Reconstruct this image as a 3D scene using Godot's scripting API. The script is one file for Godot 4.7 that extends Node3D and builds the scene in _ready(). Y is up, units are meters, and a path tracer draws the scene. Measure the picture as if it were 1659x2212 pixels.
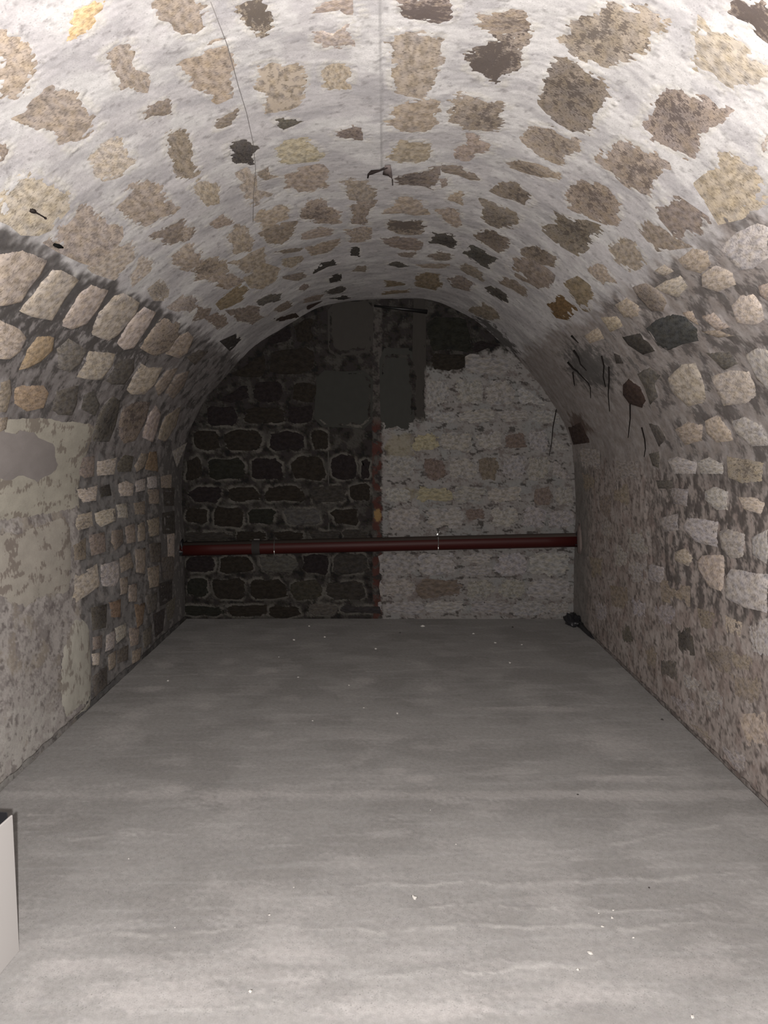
extends Node3D
# Vaulted stone cellar: barrel vault, two side walls, an end wall, a concrete floor, a red pipe and a white box.
# Surface coordinates: the tunnel skin is (s, z): s runs from the left floor edge over the crown to the right floor edge, z is the depth from the camera.
# The end wall is (x, y). All stone outlines are listed in centimetres of those coordinates.

const DEPTH := 6.025          # the end wall
const BEHIND := -2.4          # the wall behind the camera
const SPRING_LEFT := 1.42
const SPRING_RIGHT := 5.39
const FINE := 1.0             # 1 = full grid

const PROFILE := [Vector2(-1.584, 0.000), Vector2(-1.583, 0.060), Vector2(-1.583, 0.120), Vector2(-1.582, 0.180), Vector2(-1.581, 0.239), Vector2(-1.580, 0.299), Vector2(-1.580, 0.359), Vector2(-1.579, 0.419), Vector2(-1.578, 0.479), Vector2(-1.577, 0.539), Vector2(-1.577, 0.599), Vector2(-1.576, 0.659), Vector2(-1.576, 0.718), Vector2(-1.576, 0.778), Vector2(-1.576, 0.838), Vector2(-1.576, 0.898), Vector2(-1.576, 0.958), Vector2(-1.577, 1.018), Vector2(-1.577, 1.078), Vector2(-1.576, 1.138), Vector2(-1.573, 1.197), Vector2(-1.566, 1.257), Vector2(-1.554, 1.316), Vector2(-1.540, 1.374), Vector2(-1.525, 1.432), Vector2(-1.506, 1.488), Vector2(-1.482, 1.543), Vector2(-1.455, 1.597), Vector2(-1.424, 1.648), Vector2(-1.392, 1.699), Vector2(-1.357, 1.747), Vector2(-1.321, 1.795), Vector2(-1.283, 1.841), Vector2(-1.244, 1.887), Vector2(-1.204, 1.931), Vector2(-1.163, 1.975), Vector2(-1.121, 2.018), Vector2(-1.080, 2.061), Vector2(-1.038, 2.104), Vector2(-0.995, 2.145), Vector2(-0.947, 2.181), Vector2(-0.896, 2.213), Vector2(-0.844, 2.243), Vector2(-0.792, 2.272), Vector2(-0.740, 2.301), Vector2(-0.688, 2.331), Vector2(-0.636, 2.361), Vector2(-0.583, 2.389), Vector2(-0.529, 2.414), Vector2(-0.472, 2.434), Vector2(-0.415, 2.450), Vector2(-0.356, 2.462), Vector2(-0.297, 2.473), Vector2(-0.238, 2.481), Vector2(-0.178, 2.488), Vector2(-0.119, 2.494), Vector2(-0.059, 2.498), Vector2(0.001, 2.501), Vector2(0.061, 2.502), Vector2(0.121, 2.502), Vector2(0.180, 2.501), Vector2(0.240, 2.497), Vector2(0.300, 2.492), Vector2(0.359, 2.484), Vector2(0.418, 2.472), Vector2(0.475, 2.454), Vector2(0.530, 2.431), Vector2(0.583, 2.404), Vector2(0.636, 2.375), Vector2(0.686, 2.343), Vector2(0.735, 2.309), Vector2(0.783, 2.272), Vector2(0.829, 2.234), Vector2(0.874, 2.194), Vector2(0.918, 2.154), Vector2(0.962, 2.113), Vector2(1.004, 2.070), Vector2(1.045, 2.026), Vector2(1.084, 1.981), Vector2(1.121, 1.934), Vector2(1.157, 1.886), Vector2(1.193, 1.838), Vector2(1.228, 1.790), Vector2(1.265, 1.743), Vector2(1.300, 1.694), Vector2(1.333, 1.644), Vector2(1.363, 1.592), Vector2(1.391, 1.539), Vector2(1.418, 1.486), Vector2(1.443, 1.432), Vector2(1.462, 1.375), Vector2(1.474, 1.316), Vector2(1.480, 1.257), Vector2(1.485, 1.197), Vector2(1.489, 1.137), Vector2(1.492, 1.077), Vector2(1.495, 1.018), Vector2(1.497, 0.958), Vector2(1.499, 0.898), Vector2(1.501, 0.838), Vector2(1.502, 0.778), Vector2(1.503, 0.718), Vector2(1.504, 0.659), Vector2(1.505, 0.599), Vector2(1.506, 0.539), Vector2(1.507, 0.479), Vector2(1.508, 0.419), Vector2(1.509, 0.359), Vector2(1.509, 0.299), Vector2(1.510, 0.239), Vector2(1.511, 0.180), Vector2(1.512, 0.120), Vector2(1.513, 0.060), Vector2(1.514, 0.000)]
const STONES_WALL_LEFT := [
	["p", 151.4, 323.9, 151.0, 357.0, 151.0, 390.3, 149.1, 402.1, 143.3, 400.0, 137.3, 399.3, 133.6, 397.2, 127.6, 395.0, 121.3, 393.0, 118.2, 392.3, 113.7, 391.7, 110.2, 391.6, 109.2, 386.8, 109.3, 376.3, 110.0, 366.0, 110.1, 355.1, 110.5, 337.8, 110.9, 320.6, 111.4, 313.4, 111.0, 309.9, 110.7, 307.2, 115.4, 305.2, 126.7, 303.1, 139.3, 300.0, 143.5, 300.6, 142.9, 303.0, 142.6, 306.5, 142.4, 308.1, 144.9, 308.6, 146.0, 309.3, 147.2, 309.9, 149.2, 310.2, 150.9, 311.6],
	["m", 138.2, 363.2, 134.2, 364.8, 129.4, 365.2, 126.8, 364.0, 124.9, 359.7, 122.7, 355.6, 120.9, 351.9, 121.7, 345.4, 121.9, 339.8, 122.3, 333.6, 123.7, 325.7, 124.5, 316.7, 125.1, 312.5, 126.3, 309.4, 126.3, 306.9, 129.6, 304.5, 136.0, 302.2, 142.7, 299.7, 144.8, 299.2, 145.7, 302.0, 145.6, 305.2, 146.8, 307.5, 147.9, 312.4, 148.4, 317.2, 149.6, 320.1, 149.1, 325.8, 148.8, 330.3, 149.1, 335.1, 146.8, 342.2, 144.8, 349.5, 143.5, 353.7, 142.4, 357.9, 140.5, 361.1],
	["p", 104.2, 316.8, 104.4, 324.2, 103.0, 330.5, 103.3, 337.2, 103.3, 348.5, 103.7, 359.0, 104.1, 365.2, 103.9, 369.8, 104.4, 374.3, 104.0, 376.5, 102.5, 377.9, 101.0, 380.0, 97.6, 380.4, 91.7, 381.5, 85.0, 381.3, 80.1, 381.4, 74.0, 380.4, 68.1, 380.1, 66.7, 377.8, 67.6, 372.4, 69.7, 366.6, 70.0, 362.6, 71.0, 356.3, 70.7, 349.8, 70.9, 344.8, 70.1, 338.7, 69.5, 332.1, 70.8, 327.8, 72.4, 323.1, 74.2, 317.7, 76.5, 312.9, 78.2, 309.2, 80.7, 305.1, 84.8, 303.0, 93.1, 304.0, 101.6, 305.0, 105.1, 306.8, 104.5, 309.9, 105.0, 312.5],
	["p2", 47.9, 382.9, 49.0, 385.7, 49.5, 388.3, 47.9, 392.0, 46.1, 395.7, 42.6, 400.3, 39.8, 402.0, 32.3, 402.9, 24.9, 404.0, 19.8, 405.0, 11.7, 404.7, 5.6, 403.8, 2.7, 402.5, 2.3, 397.2, 3.4, 392.1, 3.5, 387.1, 3.6, 379.4, 4.6, 371.2, 6.6, 369.1, 12.0, 369.0, 17.9, 368.6, 22.2, 368.5, 27.6, 368.6, 33.5, 368.5, 37.2, 370.7, 41.8, 375.9, 46.3, 380.4],
	["b", 125.4, 397.6, 133.5, 398.9, 134.0, 414.1, 123.5, 417.0, 123.2, 405.0],
	["c", 130.9, 421.9, 132.5, 448.2, 122.9, 449.3, 123.6, 424.6],
	["g", 128.8, 452.9, 133.7, 462.4, 132.2, 477.6, 123.6, 478.2, 124.0, 457.8],
	["b", 126.5, 485.5, 134.1, 491.6, 133.7, 506.2, 124.7, 503.6, 122.5, 490.2],
	["o3", 123.4, 507.7, 134.8, 509.2, 134.5, 524.7, 121.0, 535.5],
	["c", 117.5, 395.6, 117.5, 423.0, 110.1, 420.5, 110.6, 403.5],
	["k", 116.2, 428.3, 117.3, 441.7, 111.1, 444.6, 111.2, 430.9],
	["c", 116.2, 459.1, 117.5, 471.4, 114.6, 484.6, 108.2, 482.7, 109.3, 462.0],
	["w3", 116.5, 489.5, 116.5, 509.0, 109.6, 509.0, 109.8, 491.2],
	["w3", 117.2, 516.5, 117.4, 534.1, 109.5, 536.3, 110.1, 518.5],
	["b", 115.6, 546.7, 115.8, 566.5, 108.2, 566.5, 109.3, 548.8],
	["cs", 100.5, 389.0, 104.4, 393.9, 103.9, 412.4, 96.7, 414.1, 96.8, 390.8],
	["c", 102.5, 421.0, 102.7, 449.5, 95.7, 448.7, 94.9, 429.2, 98.6, 421.8],
	["w3", 104.3, 454.1, 103.9, 470.9, 95.3, 471.4, 97.1, 454.7],
	["bs", 90.3, 386.8, 91.1, 403.8, 80.7, 402.7, 82.3, 387.0],
	["b", 91.5, 411.0, 90.8, 431.4, 79.8, 433.0, 81.0, 412.4],
	["bs", 90.2, 443.7, 89.3, 459.8, 80.9, 460.5, 78.7, 446.9, 84.5, 441.7],
	["b", 89.6, 466.0, 89.6, 483.9, 78.6, 484.5, 79.8, 468.2],
	["b", 87.6, 492.2, 88.2, 506.6, 76.9, 505.5, 77.7, 491.2],
	["c", 74.5, 386.3, 74.2, 419.3, 62.1, 422.2, 59.6, 389.5, 63.2, 385.3],
	["w3", 72.9, 427.0, 71.2, 452.1, 60.3, 452.7, 57.6, 445.2, 61.1, 427.4],
	["b", 72.3, 455.2, 72.5, 473.9, 62.9, 479.8, 63.6, 457.5],
	["b", 73.2, 484.0, 71.2, 505.0, 54.2, 503.8, 58.5, 486.3],
	["b", 52.9, 469.2, 50.8, 485.7, 39.8, 485.1, 43.0, 470.2],
	["gs", 52.8, 407.6, 49.6, 430.6, 37.6, 427.1, 40.2, 409.2],
	["o3", 49.4, 436.1, 47.7, 453.3, 37.4, 452.7, 40.8, 438.3],
	["w3", 31.7, 446.4, 30.3, 464.6, 22.8, 464.2, 22.7, 448.8],
	["o3", 38.3, 481.5, 34.8, 502.6, 22.8, 494.6, 23.2, 484.1],
	["bs", 36.4, 409.0, 34.1, 421.5, 27.3, 421.1, 29.5, 409.8],
	["c", 27.1, 408.4, 25.2, 418.4, 18.4, 417.9, 21.1, 409.2],
	["w3", 32.0, 429.4, 31.4, 443.4, 21.2, 442.8, 23.1, 428.9],
	["gs", 14.1, 410.0, 13.5, 431.0, 2.6, 430.4, 2.9, 411.8],
	["k", 106.6, 552.9, 105.0, 575.4, 94.8, 574.2, 96.4, 556.1],
	["k", 88.2, 550.7, 87.2, 573.3, 74.4, 572.1, 77.2, 549.7],
	["ct", 71.1, 558.0, 70.5, 571.8, 56.4, 570.8, 58.2, 559.3],
	["b", 109.1, 516.5, 107.5, 540.3, 97.9, 539.1, 99.6, 519.3],
	["b", 102.4, 487.1, 101.7, 508.3, 93.8, 507.3, 95.8, 488.0],
	["w3", 133.6, 568.3, 138.4, 598.8, 124.0, 583.4],
	["b", 88.5, 514.2, 88.3, 538.0, 76.3, 536.8, 77.7, 516.9],
	["g", 71.9, 516.4, 69.7, 540.5, 56.4, 539.5, 59.7, 519.4],
	["b", 56.3, 511.4, 54.6, 535.2, 40.1, 534.3, 42.9, 514.4],
	["g", 56.9, 543.8, 53.9, 570.6, 39.7, 569.8, 43.8, 547.3],
	["b", 60.0, 454.2, 58.8, 466.5, 49.3, 465.8, 50.8, 453.5],
	["g", 38.6, 506.6, 36.1, 530.0, 24.1, 529.3, 26.2, 509.6],
	["k", 39.3, 538.5, 36.7, 564.9, 23.9, 564.3, 26.2, 542.0],
	["b", 25.5, 470.8, 22.3, 487.5, 12.1, 483.5, 14.2, 471.8],
	["g", 17.6, 448.5, 15.6, 467.0, 7.5, 464.9, 9.9, 449.5],
	["b", 18.6, 434.1, 18.4, 445.6, 9.2, 445.0, 10.2, 435.0],
	["b", 10.5, 473.2, 8.0, 490.2, 1.1, 486.3, 2.4, 474.4],
	["g", 16.3, 497.9, 16.2, 516.8, 5.4, 512.3, 5.5, 499.1],
	["k", 20.2, 525.0, 19.0, 546.0, 7.6, 541.1, 7.7, 526.4],
	["g", 22.0, 555.0, 21.9, 573.7, 11.2, 568.3, 11.4, 556.8],
]
const STONES_CEILING := [
	["t", 257.8, 167.3, 259.0, 169.8, 259.4, 173.0, 260.0, 175.5, 259.1, 182.1, 256.4, 185.0, 253.8, 188.3, 251.3, 189.0, 247.2, 185.3],
	["o", 272.8, 173.2, 275.7, 173.0, 277.3, 173.1, 279.5, 175.1, 277.8, 177.0, 275.9, 177.5, 275.9, 180.2, 273.1, 181.2, 268.6, 179.7, 270.7, 177.0],
	["t", 271.6, 190.1, 276.3, 189.8, 279.6, 191.5, 278.6, 197.4, 276.7, 200.0, 278.3, 207.0, 275.7, 212.3, 270.6, 206.3, 272.1, 200.2, 272.4, 195.4],
	["t", 255.3, 194.9, 258.7, 196.3, 261.0, 200.9, 262.2, 210.2, 261.3, 217.8, 254.7, 220.8, 249.9, 221.8, 248.6, 214.2, 249.2, 207.5, 246.9, 197.5, 249.5, 198.1],
	["b", 272.1, 223.2, 275.4, 222.2, 278.7, 223.9, 279.5, 229.2, 278.1, 233.7, 274.0, 229.4, 270.9, 228.5],
	["b", 238.1, 200.3, 239.1, 202.1, 238.4, 205.3, 235.5, 206.6, 234.5, 205.8],
	["t", 290.1, 183.2, 299.3, 188.2, 299.3, 194.0, 297.9, 199.6, 293.6, 201.6, 291.0, 197.7, 290.3, 192.0, 288.6, 189.9],
	["t", 287.3, 210.1, 291.6, 209.5, 295.5, 206.1, 300.6, 208.1, 300.1, 219.7, 296.9, 226.0, 295.8, 234.1, 291.9, 235.9, 289.8, 229.7, 287.6, 222.2, 286.6, 215.9],
	["b", 272.7, 242.9, 276.8, 243.7, 278.6, 251.5, 275.9, 263.9, 275.6, 274.5, 269.9, 275.1, 268.5, 270.6, 270.1, 259.7, 270.4, 251.9],
	["c", 251.5, 232.9, 256.8, 227.6, 261.5, 230.6, 261.6, 245.3, 257.6, 249.8, 249.1, 243.0],
	["c", 226.2, 217.5, 232.3, 214.4, 235.8, 215.9, 239.5, 221.8, 239.9, 241.0, 236.8, 243.6, 230.3, 245.2, 227.0, 245.6, 224.2, 242.8, 222.2, 236.1, 222.9, 229.6, 222.4, 222.6],
	["ct", 228.0, 248.1, 233.8, 252.7, 238.3, 249.1, 240.3, 254.2, 239.6, 265.4, 237.6, 271.8, 240.1, 277.2, 237.0, 285.1, 225.2, 286.4, 224.1, 277.8, 223.5, 262.9, 223.7, 254.8],
	["t", 245.1, 263.1, 252.4, 261.1, 257.5, 260.0, 260.9, 269.8, 260.8, 291.2, 255.7, 293.6, 248.1, 294.7, 244.8, 286.8, 245.4, 271.2],
	["c", 223.3, 290.9, 234.4, 289.8, 238.9, 297.8, 237.2, 307.2, 231.8, 313.0, 224.1, 311.7, 222.7, 296.4],
	["c", 211.7, 236.8, 215.8, 245.3, 216.2, 262.1, 212.0, 265.0, 204.8, 266.3, 199.6, 267.7, 196.6, 260.7, 195.8, 257.2],
	["c", 196.5, 271.9, 205.7, 271.8, 214.5, 270.0, 215.9, 275.0, 215.6, 291.3, 206.3, 294.3, 196.8, 296.8, 195.9, 281.3],
	["c", 232.1, 317.8, 237.0, 316.0, 238.1, 324.9, 234.7, 332.1, 225.8, 331.4, 228.5, 322.9],
	["cs", 226.8, 352.6, 233.4, 353.7, 232.6, 366.4, 227.4, 377.8, 224.6, 366.0],
	["b", 244.8, 303.9, 252.3, 302.6, 259.7, 303.2, 260.0, 324.0, 255.3, 327.3, 248.8, 321.9],
	["t", 244.3, 333.4, 253.9, 332.2, 255.9, 350.0, 252.8, 361.4, 245.5, 360.7, 242.9, 344.8],
	["ct", 198.0, 306.0, 210.0, 301.7, 215.9, 302.5, 217.1, 316.9, 209.1, 323.0, 200.0, 324.9, 196.0, 316.8, 196.0, 307.7],
	["c", 197.0, 337.0, 206.8, 328.8, 216.3, 327.6, 219.1, 331.7, 219.0, 354.7, 213.8, 361.4, 201.0, 360.7, 196.6, 356.6],
	["c", 197.1, 366.0, 210.7, 361.0, 218.1, 363.5, 218.6, 379.6, 210.5, 385.2, 197.5, 387.7, 195.1, 378.4],
	["ts", 198.9, 397.1, 207.8, 393.6, 218.0, 391.5, 220.2, 418.4, 213.6, 432.1, 203.0, 439.0, 197.4, 424.4],
	["t", 200.9, 440.7, 210.8, 429.5, 217.7, 441.6, 216.1, 460.3, 205.5, 473.7, 200.9, 467.3],
	["c", 190.7, 263.6, 189.5, 279.6, 187.2, 287.4, 181.7, 289.3, 177.7, 285.5, 177.0, 279.4],
	["o2", 174.2, 298.1, 182.4, 294.7, 188.4, 294.8, 190.3, 307.2, 185.0, 313.3, 179.1, 309.5, 175.4, 303.1],
	["b2", 185.7, 318.3, 191.0, 321.3, 189.1, 342.7, 182.5, 345.6, 177.0, 341.4, 178.1, 328.5],
	["c", 175.5, 352.1, 188.8, 346.8, 191.3, 372.2, 185.4, 378.2, 176.9, 376.9, 175.8, 364.6],
	["g", 176.7, 385.6, 189.7, 381.6, 191.9, 398.6, 186.0, 409.8, 176.9, 410.6, 175.7, 396.0],
	["c", 173.8, 423.2, 183.6, 416.6, 190.6, 413.7, 189.3, 430.0, 191.7, 451.8, 181.1, 461.3, 172.8, 455.1, 171.6, 434.7],
	["b", 179.1, 465.2, 190.7, 463.8, 194.8, 478.5, 182.0, 486.0, 173.4, 482.4],
	["b", 176.3, 490.5, 189.5, 487.4, 195.1, 504.3, 183.5, 520.4, 173.0, 515.3],
	["o2", 165.5, 304.6, 167.3, 309.4, 168.5, 325.0, 165.3, 334.6, 158.5, 336.9, 156.5, 322.6, 159.6, 310.3],
	["g", 158.1, 346.9, 166.6, 342.8, 170.9, 358.1, 162.2, 367.0, 156.4, 367.7, 156.0, 354.0],
	["g", 160.0, 375.1, 167.5, 370.1, 169.8, 378.8, 163.5, 393.4, 157.3, 394.4],
	["gs", 154.8, 401.4, 161.9, 399.8, 168.8, 406.3, 166.7, 421.3, 151.7, 432.5, 142.6, 430.3, 142.7, 407.0],
	["bs", 146.2, 442.7, 163.4, 433.7, 166.9, 444.7, 167.3, 473.7, 156.6, 480.2, 143.2, 472.9, 141.4, 457.1],
	["ct", 145.2, 486.5, 158.9, 483.4, 166.8, 487.4, 161.8, 505.9, 150.6, 510.9, 142.0, 508.9],
	["b", 144.1, 521.2, 159.9, 519.7, 168.2, 544.6, 153.5, 556.9, 141.8, 541.9],
	["b", 167.8, 288.9, 169.0, 294.9, 163.9, 301.1, 155.9, 304.5, 155.7, 299.7],
	["b", 153.1, 301.5, 153.3, 307.6, 148.6, 309.5, 147.3, 305.2],
	["cs", 225.3, 390.8, 233.4, 392.8, 237.6, 411.7, 233.6, 421.3, 227.2, 419.4, 225.4, 396.1],
	["y", 242.1, 440.7, 251.7, 434.8, 257.5, 450.2, 252.1, 465.7, 240.9, 458.0],
	["b", 230.3, 461.9, 237.9, 469.9, 235.0, 490.0, 228.9, 488.1],
	["k", 223.5, 519.9, 231.8, 533.3, 231.5, 557.5, 221.5, 553.0],
	["t", 245.2, 370.1, 251.1, 370.6, 258.7, 381.0, 259.2, 423.3, 251.2, 420.1, 248.0, 395.4],
	["b", 242.4, 474.6, 252.0, 493.2, 255.5, 510.0, 247.7, 538.8, 241.5, 509.3],
	["g", 203.7, 478.6, 210.7, 491.1, 212.0, 508.8, 200.7, 506.2],
	["b", 233.4, 415.3, 235.8, 439.7, 231.1, 447.6, 225.2, 431.7],
	["gd", 305.7, 192.5, 308.0, 191.4, 310.5, 192.2, 313.1, 196.3, 313.6, 200.4, 311.9, 206.2, 308.5, 207.7, 307.0, 202.9, 305.8, 198.9],
	["t", 330.6, 197.6, 332.3, 196.9, 335.2, 197.3, 334.8, 201.2, 336.1, 204.4, 331.9, 205.3, 330.3, 202.6, 324.5, 202.0, 326.5, 198.9],
	["c", 323.1, 211.4, 324.9, 211.1, 328.0, 213.4, 330.2, 209.9, 333.2, 208.2, 333.6, 219.6, 324.5, 219.8, 323.0, 216.5],
	["tl", 306.0, 222.3, 310.4, 222.6, 313.6, 226.3, 318.5, 227.8, 317.9, 240.1, 315.6, 245.4, 312.1, 251.3, 308.8, 250.0, 304.8, 250.7, 305.0, 240.6, 304.8, 229.7],
	["t", 323.6, 231.8, 325.7, 228.2, 331.0, 231.2, 331.7, 236.1, 331.0, 244.7, 323.7, 243.2],
	["g", 306.1, 259.0, 308.6, 259.2, 313.5, 264.7, 310.7, 266.4, 307.5, 267.8, 306.2, 263.5],
	["b", 289.3, 248.8, 294.2, 246.2, 296.7, 244.6, 295.8, 248.9, 291.8, 254.4, 287.2, 254.7],
	["gs", 287.8, 267.5, 290.8, 266.4, 294.9, 269.9, 296.4, 277.0, 293.6, 281.2, 293.3, 287.6, 290.0, 286.6, 286.6, 278.6],
	["y2", 303.1, 282.5, 306.2, 277.9, 314.0, 278.3, 317.8, 288.1, 319.3, 295.2, 316.8, 300.0, 303.3, 295.9],
	["bs", 323.4, 276.6, 326.7, 273.5, 330.6, 272.5, 335.7, 278.3, 335.6, 285.3, 332.1, 283.6, 324.7, 280.9],
	["t", 269.0, 282.6, 275.4, 279.6, 275.9, 286.2, 277.8, 295.3, 274.3, 307.2, 270.7, 303.8, 269.4, 290.9],
	["ct", 286.6, 297.4, 290.3, 296.5, 291.8, 305.5, 290.0, 318.4, 296.5, 332.1, 289.5, 335.7, 284.3, 333.5, 285.1, 316.6],
	["b", 293.9, 296.4, 297.8, 296.0, 297.2, 305.2, 300.1, 310.0, 294.8, 309.6, 293.0, 304.2],
	["t", 302.3, 310.1, 307.3, 309.2, 316.0, 309.6, 318.1, 316.8, 316.5, 325.6, 317.8, 333.2, 313.2, 337.0, 304.4, 338.2, 302.0, 330.5],
	["t", 322.3, 327.9, 327.1, 323.9, 334.7, 328.5, 336.8, 343.4, 334.2, 355.4, 326.4, 350.1, 324.5, 338.7],
	["t", 284.5, 343.6, 290.2, 344.5, 298.1, 346.0, 299.3, 352.2, 296.8, 363.7, 291.7, 365.6, 284.3, 366.6, 283.2, 353.8],
	["ts", 305.3, 348.3, 310.8, 348.2, 315.3, 347.3, 315.4, 358.8, 320.4, 368.0, 319.6, 382.4, 311.5, 382.2, 302.4, 370.4],
	["b", 325.4, 361.3, 336.6, 360.9, 333.8, 374.3, 333.9, 395.4, 324.6, 392.4, 326.3, 375.7],
	["b", 282.8, 372.0, 291.9, 371.6, 299.1, 375.3, 297.4, 385.4, 293.5, 398.3, 287.9, 404.1, 283.7, 394.8],
	["t", 299.8, 394.1, 309.3, 388.7, 316.5, 397.0, 313.6, 406.1, 299.8, 404.9],
	["t", 300.7, 424.5, 308.5, 418.7, 318.1, 417.6, 317.3, 431.5, 309.6, 444.6, 301.4, 443.1],
	["t", 322.4, 401.9, 333.2, 403.5, 333.2, 430.7, 321.9, 426.5],
	["t", 268.8, 349.4, 275.0, 344.9, 277.8, 355.5, 277.4, 372.4, 272.6, 384.1, 265.3, 377.3],
	["b", 282.2, 408.4, 289.1, 412.9, 296.6, 422.7, 295.0, 425.8, 286.7, 421.5],
	["t", 247.1, 336.3, 251.6, 336.1, 254.4, 337.9, 251.8, 352.9, 246.9, 361.8, 244.3, 360.3, 243.5, 351.3],
	["ts", 248.4, 360.7, 255.9, 361.6, 260.2, 377.8, 258.0, 395.1, 247.8, 394.5, 244.0, 384.6, 245.5, 373.0],
	["y", 248.4, 407.5, 255.1, 404.4, 258.2, 423.6, 250.3, 421.8],
	["t", 263.6, 390.2, 278.9, 397.3, 278.7, 421.6, 275.0, 427.0, 264.8, 422.0],
	["t", 263.6, 427.8, 274.0, 424.7, 279.5, 451.5, 275.1, 469.8, 265.5, 471.8, 261.9, 465.9],
	["t", 285.4, 434.9, 295.7, 442.3, 291.8, 453.8, 286.5, 463.0, 284.1, 449.3],
	["k", 304.3, 462.6, 311.8, 459.9, 314.3, 473.1, 307.4, 474.2, 298.3, 484.0],
	["b", 279.9, 468.2, 291.8, 478.3, 293.4, 490.8, 287.7, 494.9],
	["k", 304.3, 507.3, 312.7, 500.7, 312.2, 521.4, 305.4, 522.9],
	["k", 322.4, 441.7, 326.8, 441.0, 326.7, 462.4, 322.4, 457.7],
	["y", 241.3, 446.5, 248.4, 435.9, 256.5, 434.7, 258.0, 451.8, 251.8, 463.5, 243.2, 460.5],
	["g", 258.7, 483.0, 265.7, 483.5, 273.8, 498.4, 269.5, 509.9, 259.9, 502.7],
	["b", 284.0, 512.6, 290.2, 506.4, 292.1, 517.2, 286.8, 522.8],
	["b", 282.5, 545.9, 291.1, 551.7, 298.0, 558.5, 293.3, 573.8, 282.6, 559.7],
	["g", 300.0, 552.8, 306.5, 539.4, 314.7, 546.3, 312.1, 565.1, 303.2, 565.0],
	["k", 302.0, 581.7, 311.5, 577.8, 315.9, 590.6, 308.9, 594.0],
	["b", 320.6, 499.1, 325.3, 485.5, 330.0, 490.7, 329.6, 506.9],
	["b", 242.5, 470.1, 251.2, 481.1, 256.2, 504.6, 247.8, 505.2, 242.1, 485.7],
	["b", 243.5, 509.3, 254.6, 513.1, 257.4, 535.9, 245.8, 532.3],
	["b", 262.8, 524.5, 274.4, 528.3, 275.1, 548.2, 264.9, 549.8],
	["r", 258.7, 554.9, 271.4, 575.5, 272.1, 599.3, 259.4, 573.3],
	["r", 283.7, 581.6, 294.1, 584.6, 283.2, 595.4],
	["t", 265.5, 325.2, 272.7, 323.9, 274.0, 339.4, 269.1, 338.9],
	["t", 254.1, 310.7, 259.3, 310.5, 259.7, 321.2, 257.4, 325.4, 254.1, 327.8, 252.1, 322.1],
	["b", 230.6, 452.3, 236.6, 461.1, 237.3, 481.1, 229.6, 469.9],
	["gd", 344.7, 199.0, 346.8, 198.1, 358.7, 197.8, 359.3, 200.7, 358.1, 206.3, 354.9, 208.6, 350.2, 207.1, 346.8, 205.6, 345.3, 202.9],
	["ct", 340.8, 216.3, 343.5, 212.4, 349.3, 213.1, 356.2, 214.6, 356.8, 222.9, 356.0, 231.9, 353.9, 244.1, 352.1, 248.7, 345.9, 247.9, 343.2, 244.0, 343.5, 229.3, 342.5, 222.3],
	["ts", 365.4, 203.5, 370.4, 201.2, 375.2, 201.5, 377.0, 204.1, 379.7, 206.2, 378.5, 211.7, 375.0, 212.3, 368.3, 210.5, 365.7, 208.2],
	["gd", 365.0, 222.1, 369.0, 220.1, 370.2, 215.8, 378.2, 211.8, 378.1, 219.5, 380.1, 223.6, 379.2, 229.2, 376.9, 235.0, 376.2, 241.0, 372.7, 240.6, 369.8, 236.3, 364.9, 232.4, 364.8, 226.5],
	["t", 344.0, 259.1, 348.8, 253.4, 354.4, 251.7, 357.3, 254.0, 359.2, 260.5, 357.3, 265.8, 358.9, 272.1, 355.8, 278.1, 350.0, 278.3, 343.8, 276.2, 340.8, 269.4, 343.3, 266.9],
	["ts", 362.9, 253.4, 365.1, 247.6, 369.9, 247.3, 375.3, 251.3, 380.7, 252.1, 377.9, 259.5, 381.4, 267.5, 380.2, 271.9, 374.0, 274.6, 368.8, 273.3, 363.5, 268.8],
	["t", 345.1, 288.4, 349.5, 286.4, 355.9, 287.2, 357.5, 294.6, 358.8, 302.4, 353.2, 308.8, 341.1, 303.7, 344.4, 297.0],
	["t", 368.5, 293.8, 371.1, 286.7, 369.8, 278.9, 372.5, 278.1, 376.1, 281.8, 381.6, 284.1, 380.4, 292.4, 375.4, 296.1, 373.3, 303.8, 369.3, 301.6],
	["ts", 388.5, 271.3, 389.4, 259.1, 395.0, 255.2, 404.8, 254.3, 407.1, 259.1, 404.5, 275.5, 397.8, 278.0, 391.0, 275.1],
	["ts", 387.0, 296.9, 389.6, 291.0, 398.7, 285.9, 405.5, 284.5, 405.6, 290.5, 399.2, 296.3, 390.5, 301.0],
	["ts", 412.3, 261.4, 413.6, 249.3, 415.8, 236.5, 424.7, 232.8, 431.1, 234.1, 433.2, 253.3, 426.9, 259.4, 419.4, 260.2],
	["ts", 412.5, 297.4, 412.2, 282.3, 417.1, 275.9, 426.8, 271.7, 431.7, 279.7, 432.2, 293.4, 423.6, 301.2, 416.6, 303.9],
	["t", 441.1, 227.6, 441.0, 218.2, 437.9, 210.3, 439.7, 205.1, 444.3, 204.4, 451.5, 204.7, 454.3, 209.7, 454.1, 222.7, 452.3, 231.8, 445.9, 229.4],
	["b", 437.5, 258.1, 439.5, 244.0, 451.2, 239.7, 452.4, 246.8, 450.5, 260.4],
	["b", 439.4, 278.3, 439.9, 269.8, 448.1, 264.1, 453.3, 261.4, 449.3, 279.6],
	["bs", 412.2, 342.8, 416.3, 330.5, 412.8, 317.7, 421.5, 312.3, 430.4, 304.2, 431.2, 316.1, 431.4, 338.8, 422.9, 345.2],
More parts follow.
